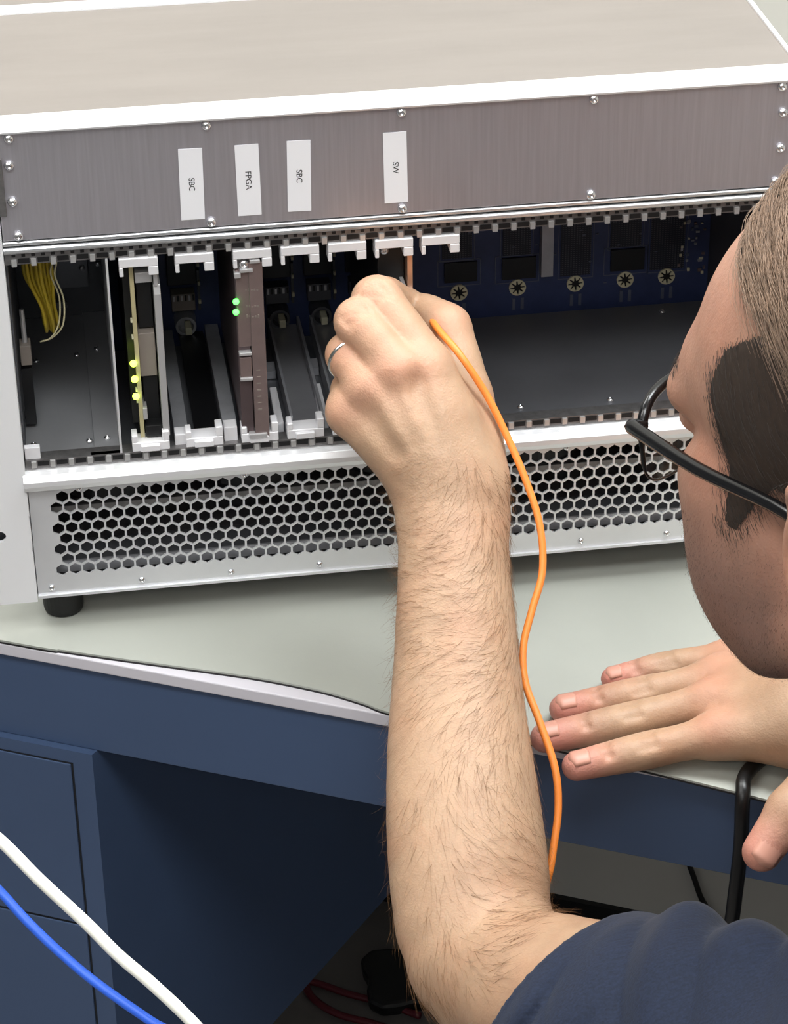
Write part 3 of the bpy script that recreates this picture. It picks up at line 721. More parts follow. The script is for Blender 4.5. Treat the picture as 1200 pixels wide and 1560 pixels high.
M['nail'] = mat('fingernail', 'cf9683', .42, 0)
M['eye'] = mat('eye_white', 'e8e4de', .15)
M['iris'] = mat('eye_iris', '3d2c1c', .15)
M['frame'] = mat('black_spectacle_frame', '0c0c0e', .22)
M['jean'] = mat('dark_trousers', '2b2e36', .85, bump=.2, bscale=900)
k = NT('spectacle_lens'); k.t.nodes.remove(k.b); tr = k.n('ShaderNodeBsdfTransparent'); gs = k.n('ShaderNodeBsdfGlossy', Roughness=.03); mxs = k.n('ShaderNodeMixShader')
mxs.inputs[0].default_value = .045; k.l(tr.outputs[0], mxs.inputs[1]); k.l(gs.outputs[0], mxs.inputs[2]); k.l(mxs.outputs[0], k.t.nodes['Material Output'].inputs[0]); M['lens'] = k.m

# ---- skeleton
# head frame: forward, left, up, about the middle between the ears
HYAW, HTILT, HROLL = (math.radians(v) for v in (25, -8, 2))
hf = np.array([-math.sin(HYAW)*math.cos(HTILT), math.cos(HYAW)*math.cos(HTILT), math.sin(HTILT)])
hl = np.array([-math.cos(HYAW), -math.sin(HYAW), 0]); hu = np.cross(hf, hl)
hl, hu = hl*math.cos(HROLL)+hu*math.sin(HROLL), hu*math.cos(HROLL)-hl*math.sin(HROLL)
HS = 1.07
HO = at(966, 650, 1055)-HS*(hf*88+hl*70+hu*16)
def hp(f, l, u): return HO+HS*(hf*f+hl*l+hu*u)
HA = np.array([hf, hl, hu])
def toh(X): return ((X-HO)/HS)@HA.T
vw = CF                                             # away from the photographer

# left (reaching) arm, forearm sections measured from the photograph
FA = [(765, 610, 769, 1303), (800, 607, 772, 1300), (850, 606, 776, 1295), (900, 605, 779, 1290), (950, 602, 785, 1284), (1000, 600, 790, 1278), (1050, 596, 796, 1271),
      (1100, 592, 802, 1264), (1150, 589, 810, 1257), (1200, 588, 818, 1250), (1250, 588, 826, 1243), (1300, 590, 833, 1236), (1350, 594, 838, 1229), (1400, 600, 838, 1223), (1450, 618, 838, 1217), (1485, 646, 834, 1213)]
fp_, fr_ = [], []
for y, a, b, d in FA:
    fp_.append(at((a+b)/2, y, d)); fr_.append((b-a)/2*d/FPX)
Lsh = at(1420, 1725, 1020)
elb = at(738, 1482, 1212)
dirU = nrm(Lsh-elb)
fore = Chain(fp_, fr_, 10, flat=(vw, .78))
# bulge of the elbow and upper arm
upl = Chain([at(738, 1466, 1214), elb+dirU*35, elb+dirU*110, elb+dirU*200, Lsh], [30, 38, 45, 50, 54], 13, n=4)
olec = Chain([at(728, 1480, 1220), at(768, 1565, 1205)], [18, 22], 12)

base = [fore, upl, olec]
# wrist and back of the hand
base += [Chain([at(690, 775, 1303), at(690, 735, 1303)], [27, 25.5], 8, flat=(vw, .72)),
         Chain([at(714, 735, 1302), at(688, 640, 1300), at(650, 562, 1301)], [14, 14.5, 13.5], 12),
         Chain([at(694, 735, 1299), at(648, 640, 1293), at(606, 566, 1294)], [14, 14, 13], 10),
         Chain([at(672, 738, 1300), at(615, 655, 1295), at(565, 594, 1297)], [14, 13.5, 12.2], 10),
         Chain([at(650, 742, 1304), at(582, 672, 1303), at(533, 628, 1305)], [15, 14, 11.8], 10),
         Chain([at(660, 720, 1318), at(620, 630, 1318)], [20, 22], 14)]
LF = []
def finger(pts, r, k=2.5): return Chain([at(*p) for p in pts], r, k, n=3)
# index, middle, ring, little finger curled round the plug
LF.append([Chain([at(650, 562, 1301), at(612, 505, 1304), at(574, 459, 1309)], [13.2, 12.6, 12.8], 4, n=3), Chain([at(574, 459, 1309), at(588, 452, 1335)], [12.4, 10], 5), Chain([at(588, 452, 1335), at(622, 462, 1347)], [9.6, 8.2], 4)])
LF.append([Chain([at(604, 566, 1294), at(574, 523, 1297), at(546, 490, 1303)], [12.6, 12, 12], 4, n=3), Chain([at(546, 490, 1303), at(560, 492, 1333)], [11.6, 9.6], 5), Chain([at(560, 492, 1333), at(600, 492, 1350)], [9.4, 8.2], 4)])
LF.append([Chain([at(565, 594, 1297), at(545, 563, 1303), at(530, 541, 1311)], [12, 11.2, 11], 4, n=3), Chain([at(530, 541, 1311), at(552, 540, 1338)], [10.8, 9.4], 5), Chain([at(552, 540, 1338), at(588, 548, 1342)], [9.2, 8], 4)])
LF.append([Chain([at(533, 628, 1305), at(530, 610, 1312), at(534, 594, 1324)], [11.6, 10.4, 9.6], 4, n=3), Chain([at(534, 594, 1324), at(556, 596, 1342)], [9.4, 8.4], 5), Chain([at(556, 596, 1342), at(585, 604, 1338)], [8.2, 7.4], 4)])
# thumb
LF.append([Chain([at(734, 728, 1309), at(724, 665, 1316), at(709, 604, 1323)], [13.5, 14.5, 13.6], 6, n=3), Chain([at(709, 604, 1323), at(698, 550, 1328), at(680, 500, 1334)], [13.4, 12.4, 12.6], 5, n=3), Chain([at(680, 500, 1334), at(655, 478, 1342), at(634, 468, 1349)], [12.2, 10, 8], 5, n=3)])
base.append(Chain([at(690, 650, 1318), at(676, 580, 1322)], [17, 12], 12))

# right hand flat on the mat
def rz(x, y, h): return atz(x, y, DT+h)
RW = rz(1232, 1092, 27)
RF = []
rmcp = [rz(1092, 1120, 17), rz(1084, 1070, 18.5), rz(1092, 1032, 17.5), rz(1108, 1005, 15.5)]
base += [Chain([RW+[0, -13, 0], rmcp[0]], [18, 12.6], 12), Chain([RW+[0, -4, 2], rmcp[1]], [18, 12.4], 10), Chain([RW+[0, 6, 1], rmcp[2]], [17, 11.8], 10), Chain([RW+[-2, 15, -2], rmcp[3]], [15, 10.8], 10)]
for mc, mid, pip, dip, tip, r in ((rmcp[0], (1035, 1132), (985, 1143), (925, 1156), (878, 1167), (11.6, 9.6, 10.0, 8.8, 7.8)),
                                (rmcp[1], (1020, 1084), (960, 1098), (890, 1112), (830, 1124), (11.6, 9.8, 10.2, 9.0, 8.0)),
                                (rmcp[2], (1030, 1046), (975, 1057), (910, 1070), (858, 1080), (11, 9.2, 9.6, 8.6, 7.8)),
                                (rmcp[3], (1055, 1008), (1015, 1014), (968, 1025), (933, 1034), (9.8, 8, 8.2, 7.4, 6.6))):
    P = [mc, rz(*mid, 14), rz(*pip, 12), rz(*dip, 9), rz(*tip, r[4]+.3)]
    RF.append([Chain(P, r, 3, n=3)])
TH = [rz(1262, 1120, 24), rz(1260, 1172, 20), rz(1203, 1236, 7), rz(1160, 1298, -8)]
RF.append([Chain(TH[:2]+[TH[2]], [16, 14.5, 11.8], 4, n=3), Chain(TH[2:], [11.8, 10], 4)])
Rsh = Lsh+np.array([.79, .60, .12])*305
Relb = np.array([640., -95., 40.])
base += [Chain([RW, RW+(Relb-RW)*.3, RW+(Relb-RW)*.7, Relb], [25, 29, 41, 38], 14, n=4), Chain([Relb, (Relb+Rsh)/2, Rsh], [40, 47, 54], 20, n=3)]

# head
def hE(c, r, k=10., neg=False, rotu=0., rotl=0.):
    A = HA
    if rotl:                                        # pitch about the left axis
        a = math.radians(rotl); A = np.array([hf*math.cos(a)+hu*math.sin(a), hl, -hf*math.sin(a)+hu*math.cos(a)])
    if rotu:
        a = math.radians(rotu); A = np.array([hf*math.cos(a)+hl*math.sin(a), -hf*math.sin(a)+hl*math.cos(a), hu])
    return Ell(hp(*c), np.array(r)*HS, k, A, neg)
def hC(pts, r, k=8., n=0, neg=False): return Chain([hp(*p) for p in pts], np.array(r)*HS if not np.isscalar(r) else r*HS, k, n=n, neg=neg)
head = [hE((-6, 0, 48), (98, 75, 82)), hE((42, 0, 40), (53, 61, 58), 18), hE((50, 0, -18), (44, 57, 66), 16)]
for s in (-1, 1):
    head += [hC([(0, s*50, -32), (4, s*51, -48), (44, s*37, -72), (76, s*12, -84)], [14, 14, 13, 13], 14, n=3), hE((62, s*44, -6), (24, 17, 17), 14), hE((38, s*52, -32), (36, 16, 38), 14), hE((70, s*43, 36), (17, 12, 18), 12)]
head += [hC([(83, -46, 27), (94, -20, 33), (96, 0, 31), (94, 20, 33), (83, 46, 27)], [9, 9, 8, 9, 9], 10, n=2), hE((80, 0, -81), (15, 20, 14), 10), hE((77, 0, -50), (24, 30, 30), 14)]
for s in (-1, 1): head.append(hE((103, s*32, 14), (14, 16, 11), 8, neg=True))
head += [hC([(97, 0, 22), (108, 0, 2), (119, 0, -17)], [7, 8, 9.5], 8, n=3)]
for s in (-1, 1): head += [hE((107, s*11, -22), (10, 7, 7.5), 5), hE((85, s*32, 14), (11, 16, 9.5), 3)]
for s in (-1, 1): head += [hC([(97, s*22, 11), (99, s*32, 11), (96, s*43, 11)], 2.2, 2, neg=True), hE((48, s*34, -58), (26, 16, 22), 14)]
head += [hE((103, 0, -46), (6, 22, 5), 4), hE((101, 0, -56), (7, 19, 6), 4), hC([(111, -20, -51.5), (113, 0, -51), (111, 20, -51.5)], 1.6, 2, neg=True)]
for s in (-1, 1):                                   # ears
    head += [hE((-30, s*77, 2), (17, 6, 30), 4, rotu=s*20), hC([(-16, s*76, 12), (-22, s*84, 28), (-38, s*88, 28), (-46, s*86, 10), (-40, s*82, -12), (-28, s*78, -26)], [3.4, 3.6, 4, 4, 4, 5.5], 2.5, n=3), hE((-27, s*84, 2), (9, 6, 14), 4, neg=True)]
body_mid = (Lsh+Rsh)/2; sl = nrm(Rsh-Lsh); fwd = np.array([-sl[1], sl[0], 0])
head += [Chain([hp(-26, 0, -10), hp(-38, 0, -70), body_mid+[0, 0, 50]], [58, 56, 66], 18)]
spine = [body_mid-fwd*15+[0, 0, -20], body_mid-fwd*30+[0, 0, -200], body_mid-fwd*40+[0, 0, -420]]
torso = [Chain([Lsh, body_mid+[0, 0, 25], Rsh], [50, 56, 50], 30), Chain([spine[0], spine[0]+[0, 0, -110]], [80, 80], 40, flat=(sl, 1.45))]
base += head+torso
for a_, b_ in (((632, 580, 1281.5), (668, 675, 1276)), ((588, 590, 1277.5), (630, 675, 1276)), ((550, 622, 1282.5), (598, 690, 1283))):
    base.append(Chain([at(*a_), at(*b_)], [5.5, 2.], 8, neg=True))
def crease(c, ax, up, w, off, r=1.5, bow=2.):
    # a short shallow groove across a finger joint
    sdv = nrm(np.cross(ax, up)); return Chain([c+sdv*w*t+up*(off-abs(t)*abs(t)*bow)+ax*(1-t*t)*1.2 for t in (-1, -.5, 0, .5, 1)], r, 1.6, neg=True)
for i, g_ in enumerate(RF[:4]):
    c_ = g_[0]; n_ = len(c_.P); ip = 6; ax_ = nrm(c_.P[ip+1]-c_.P[ip-1]); up_ = nrm(np.array([0, -.25, 1.])-ax_*(np.array([0, -.25, 1.])@ax_))
    for o_ in (-4.2, -1.4, 1.4, 4.2): g_.append(crease(c_.P[ip]+ax_*o_, ax_, up_, 5.2, c_.R[ip]+.35))
    ip = 9; ax_ = nrm(c_.P[ip+1]-c_.P[ip-1])
    for o_ in (-1.2, 1.2): g_.append(crease(c_.P[ip]+ax_*o_, ax_, up_, 4.2, c_.R[ip]+.5))
for g_, o0 in ((LF[0], 0), (LF[1], 0)):
    c_ = g_[0]; ax_ = nrm(c_.P[-1]-c_.P[-3]); up_ = nrm(-CF-ax_*(-CF@ax_))
    for o_ in (-6, -3, 0, 3): g_.append(crease(c_.P[-1]+ax_*o_, ax_, up_, 6.5, c_.R[-1]+.4, 1.0))
BODY = Field(base, LF+RF, 5.5, .7)
import time as _t
_t0 = _t.time()
allp = base+[p for g_ in LF+RF for p in g_]
lo = np.array([100, -700, -330]); hi = np.array([720, -5, 335])
P, I = surface_nets(BODY, lo, hi, 1.5)
P = relax(P, I, 1, .4)
N = vnormals(P, I)
print('body', len(P), len(I), _t.time()-_t0)

# ---- skin tone
def tone(P):
    c = np.tile(np.array(srgb('b49377')), (len(P), 1))
    def blend(w, colr, a): 
        nonlocal c
        c = c*(1-(w*a)[:, None])+np.array(srgb(colr))*(w*a)[:, None]
    def blob(q, r): return np.exp(-np.sum((P-np.asarray(q))**2, 1)/(r*r))
    for q in (at(574, 440, 1298), at(540, 480, 1292), at(522, 540, 1300), at(640, 545, 1288), at(600, 560, 1280), at(555, 590, 1285), at(515, 625, 1292), at(690, 480, 1322)): blend(blob(q, 13), 'd29a80', .5)
    for q in rmcp: blend(blob(q+[0, 0, 8], 13), 'd48e78', .45)
    for c_ in [g_[0] for g_ in RF[:4]]+[RF[4][1]]: blend(blob(c_.P[-1], 17), 'dd8a80', .75)
    H = toh(P); f, l, u = H.T
    ishead = ((u > -125) & (np.linalg.norm(H*[1, 1, .8], axis=1) < 150)).astype(float)
    blend(ishead, 'bb8b76', .85)
    jaw = 1/(1+np.exp((u+17+np.clip(f-40, -60, 60)*-.10)/7.))*np.clip((f+5)/22, 0, 1)*ishead
    blend(jaw, '6a524b', .72)
    lips = np.exp(-(((u+51)/8)**2+(l/22)**2))*(f > 98)*ishead; blend(lips, 'b4645c', .7)
    return c
person = tag(empty('person', (430, -350, FL)), 'man in a navy t-shirt and black glasses reaching into the card rack', 'person')
bodyo = npobj('body', P, I, 'skin', person, tone(P))
print('body done', _t.time()-_t0)

# ---- t-shirt
hemC = at(870, 1558, 1171); hemN = nrm(Lsh-elb)
shp = [Chain([hemC-hemN*30, hemC+hemN*60, Lsh], [57, 61, 65], 14, n=3), Chain([Lsh, body_mid+[0, 0, 18], Rsh], [62, 66, 62], 30),
       Chain([spine[0]+[0, 0, -20], spine[1], spine[2]], [92, 94, 100], 45, flat=(sl, 1.4)),
       Chain([Rsh, Rsh+(Relb-Rsh)*.62], [62, 58], 20), Chain([at(1058, 1424, 1112), at(1078, 1500, 1085), at(1090, 1580, 1068)], [9, 12, 10], 16), Chain([at(1150, 1476, 1080), at(1240, 1500, 1060)], [14, 18], 18)]
inner = Chain([hemC-hemN*60, hemC+hemN*40], [49, 50.5], 2.); rin = Chain([Rsh+(Relb-Rsh)*.5, Relb], [53, 54], 2.); RN = nrm(Rsh-Relb); RH = Rsh+(Relb-Rsh)*.58
ax1 = nrm(np.cross(hemN, CF)); ax2 = np.cross(hemN, ax1)
upv = nrm(CU-hemN*(CU@hemN)); hemP = nrm(hemN-.46*upv)
nk = body_mid+[0, 0, 62]+fwd*20
def shirt_post(X, D):
    s = (X-hemC)@hemN; a = (X-hemC)@ax1; b = (X-hemC)@ax2; sp_ = (X-hemC)@hemP; up_ = (X-hemC)@upv
    w = np.exp(-(np.maximum(s-70, 0)/80)**2)
    def pleat(t): return 2*np.abs(np.sin(t))**.75-1
    fold = 4.2*pleat(sp_/8.0+a*.02+.9*np.sin(b*.035+s*.015))*np.clip(.3+.8*np.sin(up_*.05+s*.02+.6), 0, 1)+2.4*pleat(s/13-b*.035+up_*.02+2.)+.8*np.sin(s/5.2+up_*.09)
    low = 2.4*np.sin((X@np.array([.05, .031, .022]))+1.5*np.sin(X@np.array([.011, -.03, .026])))+1.5*np.sin(X@np.array([-.03, .07, .05])+1.)
    D = D-(fold*w+low*np.clip((s-10)/60, 0, 1))*np.clip((sp_-3)/12, 0, 1)
    D = np.maximum(D, np.where((s < 60) & (np.hypot(a, b) < 95), -sp_, -1e3))
    D = np.maximum(D, -inner(X)); D = np.maximum(D, -rin(X))
    s2 = (X-RH)@RN; D = np.maximum(D, np.where((s2 < 60) & (np.linalg.norm(X-RH, axis=1) < 110), -s2, -1e3))
    D = np.maximum(D, 60-np.linalg.norm((X-nk)*[1, 1, .9], axis=1))
    return D
PS, IS = surface_nets(Field(shp), hemC*0+np.array([130, -760, -560]), np.array([760, -60, 110]), 2.0, shirt_post)
PS = relax(PS, IS, 1, .5)
npobj('t_shirt', PS, IS, 'jersey', person)
print('shirt', len(PS), _t.time()-_t0)

# ---- strands of hair as thin tapering tubes
rng = np.random.default_rng(4)
def strands(roots, path, width):        # path: (n, seg, 3) points
    n, sgm, _ = path.shape; k = 3
    T = np.gradient(path, axis=1); T /= np.linalg.norm(T, axis=2, keepdims=True)+1e-9
    a = np.cross(T, np.array([.3, .5, .8])); a /= np.linalg.norm(a, axis=2, keepdims=True)+1e-9; b = np.cross(T, a)
    V = []
    for q in range(k):
        an = 2*math.pi*q/k; tp = np.linspace(1, .25, sgm)[None, :, None]*np.asarray(width).reshape(-1, 1, 1)
        V.append(path+(a*math.cos(an)+b*math.sin(an))*tp)
    V = np.stack(V, 2)                  # n, seg, k, 3
    idx = np.arange(n*sgm*k).reshape(n, sgm, k); F = []
    for q in range(k):
        r = (q+1) % k; F.append(np.stack([idx[:, :-1, q], idx[:, :-1, r], idx[:, 1:, r], idx[:, 1:, q]], -1).reshape(-1, 4))
    return V.reshape(-1, 3), np.concatenate(F)
def grow(p, n, d, L, lift, sgm=4, curl=0.):
    # start at p, leave along d with some lift off the skin, lie down again
    t = np.linspace(0, 1, sgm)[None, :, None]; L = np.asarray(L).reshape(-1, 1, 1)
    side = np.cross(n, d)
    c = curl*rng.normal(size=(len(p), 1, 1)) if curl else 0
    return p[:, None]-n[:, None]*.2+d[:, None]*t*L+n[:, None]*(lift*L*t*(1.15-t*.75))+side[:, None]*(c*L*t*t)
# forearm hair
fd = nrm(at(690, 765, 1303)-at(705, 1400, 1222))        # towards the hand
mask = ((P-at(705, 1400, 1222))@fd > -45) & ((P-at(690, 765, 1303))@fd < 14) & (np.abs((P-at(700, 1080, 1265))@CR) < 62) & (np.linalg.norm(np.cross(P-at(700, 1400, 1222), fd), axis=1) < 62) & (N@CF < .45)
cand = np.nonzero(mask)[0]
sp = rng.choice(cand, 5600, replace=True)
p = P[sp]+rng.normal(size=(len(sp), 3))*.7; n = N[sp]
q = (p-at(700, 1080, 1265)); x = q@CR; y = q@CU
# hair runs obliquely across the arm, swirling with place
side_ = np.cross(n, fd); side_ /= np.linalg.norm(side_, axis=1)[:, None]+1e-9
ang = .95*np.sin(y*.017+.8)+.55*np.sin(x*.06+y*.03)-.028*x+rng.normal(size=len(p))*.28
d = -fd*np.cos(ang)[:, None]+side_*np.sin(ang)[:, None]*np.sign((side_@CR))[:, None]*-1
d -= n*np.sum(d*n, 1)[:, None]; d /= np.linalg.norm(d, axis=1)[:, None]
keep = rng.random(len(p)) < np.clip(.35+.5*np.sin(x*.05+1)+.3*np.sin(y*.03), .2, 1)
p, n, d = p[keep], n[keep], d[keep]
VH, FH = strands(p, grow(p, n, d, rng.uniform(8, 20, len(p)), .10, 6, .16), rng.uniform(.05, .085, len(p)))
o = npobj('arm_hair', VH, FH, 'armhair', bodyo); tag(o, 'fine brown forearm hair', kind='stuff')

# head hair
Hc = toh(P); f, l, u = Hc.T
onskull = (np.linalg.norm(np.array([f+6, l*1.25, (u-48)*1.1]).T, axis=1) > 60) & (u > -70) & (np.linalg.norm(Hc, axis=1) < 165)
al = np.abs(l)
def hairline(f, al, u):                 # how far behind the hairline (mm, positive = hair)
    # front edge in f as a function of height on the side of the head
    fe = np.interp(u, [-40, -16, -10, 7, 27, 41, 49, 62, 70, 78, 84, 88, 93, 100, 115, 130], [34, 38, 45, 48, 48, 52, 50, 42, 29, 10, 9, 26, 44, 50, 52, 48])
    return fe-f
def scalp(f, al, u):
    g = hairline(f, al, u)
    low = np.where(f > -8, u-np.interp(f, [-8, 7, 23, 32, 40], [10, 8, -4, -18, -16]), u+22+np.clip(-8-f, 0, 60)*.75)     # lower edge: sideburn, round the ear, nape
    ear = np.hypot((f+32)/20, (u-2)/36)
    g = np.minimum(g, low)
    return np.where((al > 55) & (ear < 1), -5, g)
sg = scalp(f, al, u)
hm = onskull & (sg > np.where(u < 76, 7, 3))
# a thin cap under the strands, thicker on the crown
topw = np.clip((u-76)/14, 0, 1)
sel = np.nonzero(hm)[0]
capm = np.zeros(len(P), bool); capm[sel] = True
fm = capm[I].all(1); If = I[fm]; used = np.unique(If); rem = np.full(len(P), -1); rem[used] = np.arange(len(used))
off = .35+np.clip((sg[used]-5)/10, 0, 1)*(1.0+topw[used]*8)
PC_ = P[used]+N[used]*off[:, None]
hairo = npobj('hair', PC_, rem[If], 'hairbase', bodyo)
NC_ = vnormals(PC_, rem[If])
fu, lu, uu = toh(PC_).T; tw = topw[used]
def tangent(d, n): d = d-n*np.sum(d*n, 1)[:, None]; return d/(np.linalg.norm(d, axis=1)[:, None]+1e-9)
# short sides, thinning out at the hairline
sd = np.nonzero(onskull & (sg > -1) & (topw < .8) & (N@CF < .6))[0]; sp = rng.choice(sd, 26000); sp = sp[rng.random(len(sp)) < np.clip((sg[sp]+1)/9, .06, 1)]
d = tangent(-hf*.6-hu*.75+rng.normal(size=(len(sp), 3))*.16, N[sp])
VH, FH = strands(P[sp], grow(P[sp]+N[sp]*.5+rng.normal(size=(len(sp), 3))*.6, N[sp], d, rng.uniform(3.5, 8.5, len(sp)), .24, 3), rng.uniform(.08, .13, len(sp)))
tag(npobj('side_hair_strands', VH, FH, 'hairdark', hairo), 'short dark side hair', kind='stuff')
# longer crown, combed back and to the side
sd = np.nonzero(tw > .3)[0]; sp = rng.choice(sd, 15000)
r0 = PC_[sp]+rng.normal(size=(len(sp), 3))*.6; n = NC_[sp]; path = [r0]; pt = r0.copy(); nn = n.copy()
wave = rng.normal(size=len(sp))*.14; Ls = rng.uniform(26, 58, len(sp))
lift = rng.uniform(0, 5.5, len(sp))
cen = hp(-6, 0, 48)
for st in range(6):
    hh = toh(pt); dd = -hf*.72+hl*(np.sign(hh[:, 1])*.25+.15)[:, None]-hu*.28
    swirl = np.sin(hh[:, 0]*.05+hh[:, 1]*.07)*.25+wave
    dd = dd+np.cross(nn, dd)*swirl[:, None]
    dd = tangent(dd, nn); pt = pt+dd*(Ls/6)[:, None]
    # keep to the skull surface
    e = (pt-cen)@HA.T; rr = np.linalg.norm(e/np.array([98, 75, 82])/HS, axis=1); e0 = (r0-cen)@HA.T; r1 = np.linalg.norm(e0/np.array([98, 75, 82])/HS, axis=1)
    tt = (st+1)/6; tgt = r1*(1-tt)+np.maximum(1.06, np.minimum(r1, 1.12))*tt+lift*.011*math.sin(tt*2.6)
    pt = cen+((e*(tgt/rr)[:, None])@HA); nn = ((e/np.array([98, 75, 82])**2)@HA); nn /= np.linalg.norm(nn, axis=1)[:, None]
    path.append(pt.copy())
VH, FH = strands(r0, np.stack(path, 1), rng.uniform(.10, .20, len(sp)))
tag(npobj('crown_hair_strands', VH, FH, 'hair', hairo), 'longer brown crown hair combed back', kind='stuff')
# stubble
jawm = np.nonzero((np.linalg.norm(Hc, axis=1) < 160) & (u < -14+np.clip(f-40, -60, 60)*.10) & (u > -125) & (f > 2) & (N@CF < .5))[0]
sp = rng.choice(jawm, 16000); d = tangent(-hu*1.+hf*.2+rng.normal(size=(len(sp), 3))*.3, N[sp])
VH, FH = strands(P[sp], grow(P[sp]+rng.normal(size=(len(sp), 3))*.6, N[sp], d, rng.uniform(.7, 1.6, len(sp)), .5, 2), rng.uniform(.035, .06, len(sp)))
tag(npobj('stubble', VH, FH, 'stub', bodyo), 'short dark beard stubble', kind='stuff')
# eyebrows
for s in (-1, 1):
    t = rng.random(260); bf = np.interp(t, [0, .5, 1], [98, 95, 82]); bl = s*(12+t*40); bu = 34+5*np.sin(t*2.4)+rng.normal(size=260)*2
    pr = np.array([hp(a, b, c) for a, b, c in zip(bf, bl, bu)])
    dist = np.argmin(((pr[:, None]-P[None, ::1][:, np.nonzero((u > 15) & (u < 60) & (f > 60))[0]])**2).sum(2), 1); ii = np.nonzero((u > 15) & (u < 60) & (f > 60))[0][dist]
    d = tangent(np.tile(hl*s-hf*.4, (260, 1))+rng.normal(size=(260, 3))*.25, N[ii])
    VH, FH = strands(P[ii], grow(P[ii], N[ii], d, rng.uniform(5, 9, 260), .15, 3), np.full(260, .14)); tag(npobj('eyebrow', VH, FH, 'hairdark', bodyo), kind='stuff')
# eyes
for s in (-1, 1):
    c = hp(83.5, s*32, 12); g = MB(); g.lathe(c-hf*11*HS, hf, [(11-11*math.cos(a), max(.05, 11*math.sin(a))) for a in np.linspace(0, math.pi, 12)], 16); e = g.build('eye', 'eye', bodyo, smooth=True)
    g = MB(); g.lathe(c+hf*10.2, hf, [(0, 4.6), (.5, 4.2), (.9, .2)], 16); g.build('iris', 'iris', e, smooth=True)

# ---- finger nails of the right hand
def nail(tip, prev, up, r, ln, wd):
    ax = nrm(tip-prev); up = nrm(up-ax*(up@ax)); sdv = np.cross(ax, up); g = MB(); nu, nv = 9, 7; vs = []
    for top in (0, 1):
        for i in range(nu):
            for j in range(nv):
                a = (j/(nv-1)-.5)*1.9*wd; s_ = i/(nu-1); e_ = 1-.28*abs(j/(nv-1)-.5)*2*(1 if s_ > .5 else .6)*abs(s_-.5)*2
                q = tip+ax*((s_-.6)*ln*e_)+(up*math.cos(a)+sdv*math.sin(a))*(r*(1.0 if s_ < .72 else 1-.35*(s_-.72)**2*8)+(.3 if top else -.8))
                vs.append(q)
    fs = []; m = nu*nv
    for i in range(nu-1):
        for j in range(nv-1):
            b_ = i*nv+j; fs += [(b_, b_+1, b_+nv+1, b_+nv), (m+b_, m+b_+nv, m+b_+nv+1, m+b_+1)]
    for i in range(nu-1): fs += [(i*nv, (i+1)*nv, m+(i+1)*nv, m+i*nv), (i*nv+nv-1, m+i*nv+nv-1, m+(i+1)*nv+nv-1, (i+1)*nv+nv-1)]
    for j in range(nv-1): fs += [(j, m+j, m+j+1, j+1), ((nu-1)*nv+j, (nu-1)*nv+j+1, m+(nu-1)*nv+j+1, m+(nu-1)*nv+j)]
    g.add(vs, fs); return g.build('fingernail', 'nail', bodyo, smooth=True)
for i, g_ in enumerate(RF[:4]):
    c = g_[0]; nail(c.P[-1], c.P[-4], np.array([0, -.15, 1.]), c.R[-1], (11.5, 12, 11.5, 9)[i], .82)
c = RF[4][1]; nail(c.P[-1]+nrm(c.P[-1]-c.P[-2])*1.5, c.P[-2], -CF*.8+CR*.35+np.array([0, 0, .2]), c.R[-1], 13, .85)

# ---- glasses (worn, a thing of their own)
gl = tag(empty('eyeglasses', hp(90, 0, 0)), 'black framed glasses worn by the man', 'glasses')
def rim(s):
    pts = []
    for k_ in range(28):
        a = 2*math.pi*k_/28; ca, sa = math.cos(a), math.sin(a); e = 2/3.0
        x = 29*abs(ca)**e*(1 if ca > 0 else -1); z = 20*abs(sa)**e*(1 if sa > 0 else -1)
        L_ = s*(37+x); pts.append((106-.0040*(abs(L_))**2+.04*z, L_, 6+z))
    return pts
for s in (-1, 1):
    pts = rim(s); g = MB(); g.tube([hp(*p) for p in pts], [2.5 if p[2] > 8 else (1.1 if p[2] > -2 else .6) for p in pts], 8, closed=True); rm_ = g.build('rim', 'frame', gl, smooth=True)
    g = MB(); n_ = len(pts); c_ = np.mean([hp(*p) for p in pts], 0)
    A_ = [hp(p[0]+.9, p[1], p[2]) for p in pts]; B_ = [hp(p[0]-.9, p[1], p[2]) for p in pts]
    g.add(A_+B_+[c_+hf*.5, c_-hf*.5], [(i, (i+1) % n_, 2*n_) for i in range(n_)]+[(n_+(i+1) % n_, n_+i, 2*n_+1) for i in range(n_)]+[(i, n_+i, n_+(i+1) % n_, (i+1) % n_) for i in range(n_)])
    g.build('lens', 'lens', gl, smooth=True)
    tp = [(88.5, s*64, 15), (89, s*69.5, 16), (84, s*71.5, 16), (40, s*77, 15), (-14, s*80.5, 16), (-36, s*82, 8), (-48, s*81, -12)]
    g = MB(); g.tube([hp(*q) for q in spline(tp, 5)], np.interp(np.linspace(0, 1, 31), [0, .3, .7, 1], [2.4, 3.3, 2.8, 2.0]), 8); g.build('temple_arm', 'frame', gl, smooth=True)
g = MB(); g.tube([hp(*q) for q in spline([(104.5, -9.5, 14), (108, 0, 17), (104.5, 9.5, 14)], 6)], 1.8, 8); g.build('bridge', 'frame', gl, smooth=True)

# ---- wedding band on the reaching hand
ra, rb = LF[2][0].P[4], LF[2][0].P[-1]; rc = ra*.42+rb*.58; rax = nrm(rb-ra); g = MB()
e1 = nrm(np.cross(rax, CF)); e2 = np.cross(rax, e1); rR = 11.7
ringp = [rc+(e1*math.cos(a)+e2*math.sin(a))*rR for a in np.linspace(0, 2*math.pi, 32, endpoint=False)]
g.tube(ringp, 1.15, 8, closed=True); tag(g.build('finger_ring', 'gold', smooth=True), 'plain silver band on the ring finger of the reaching hand', 'ring')

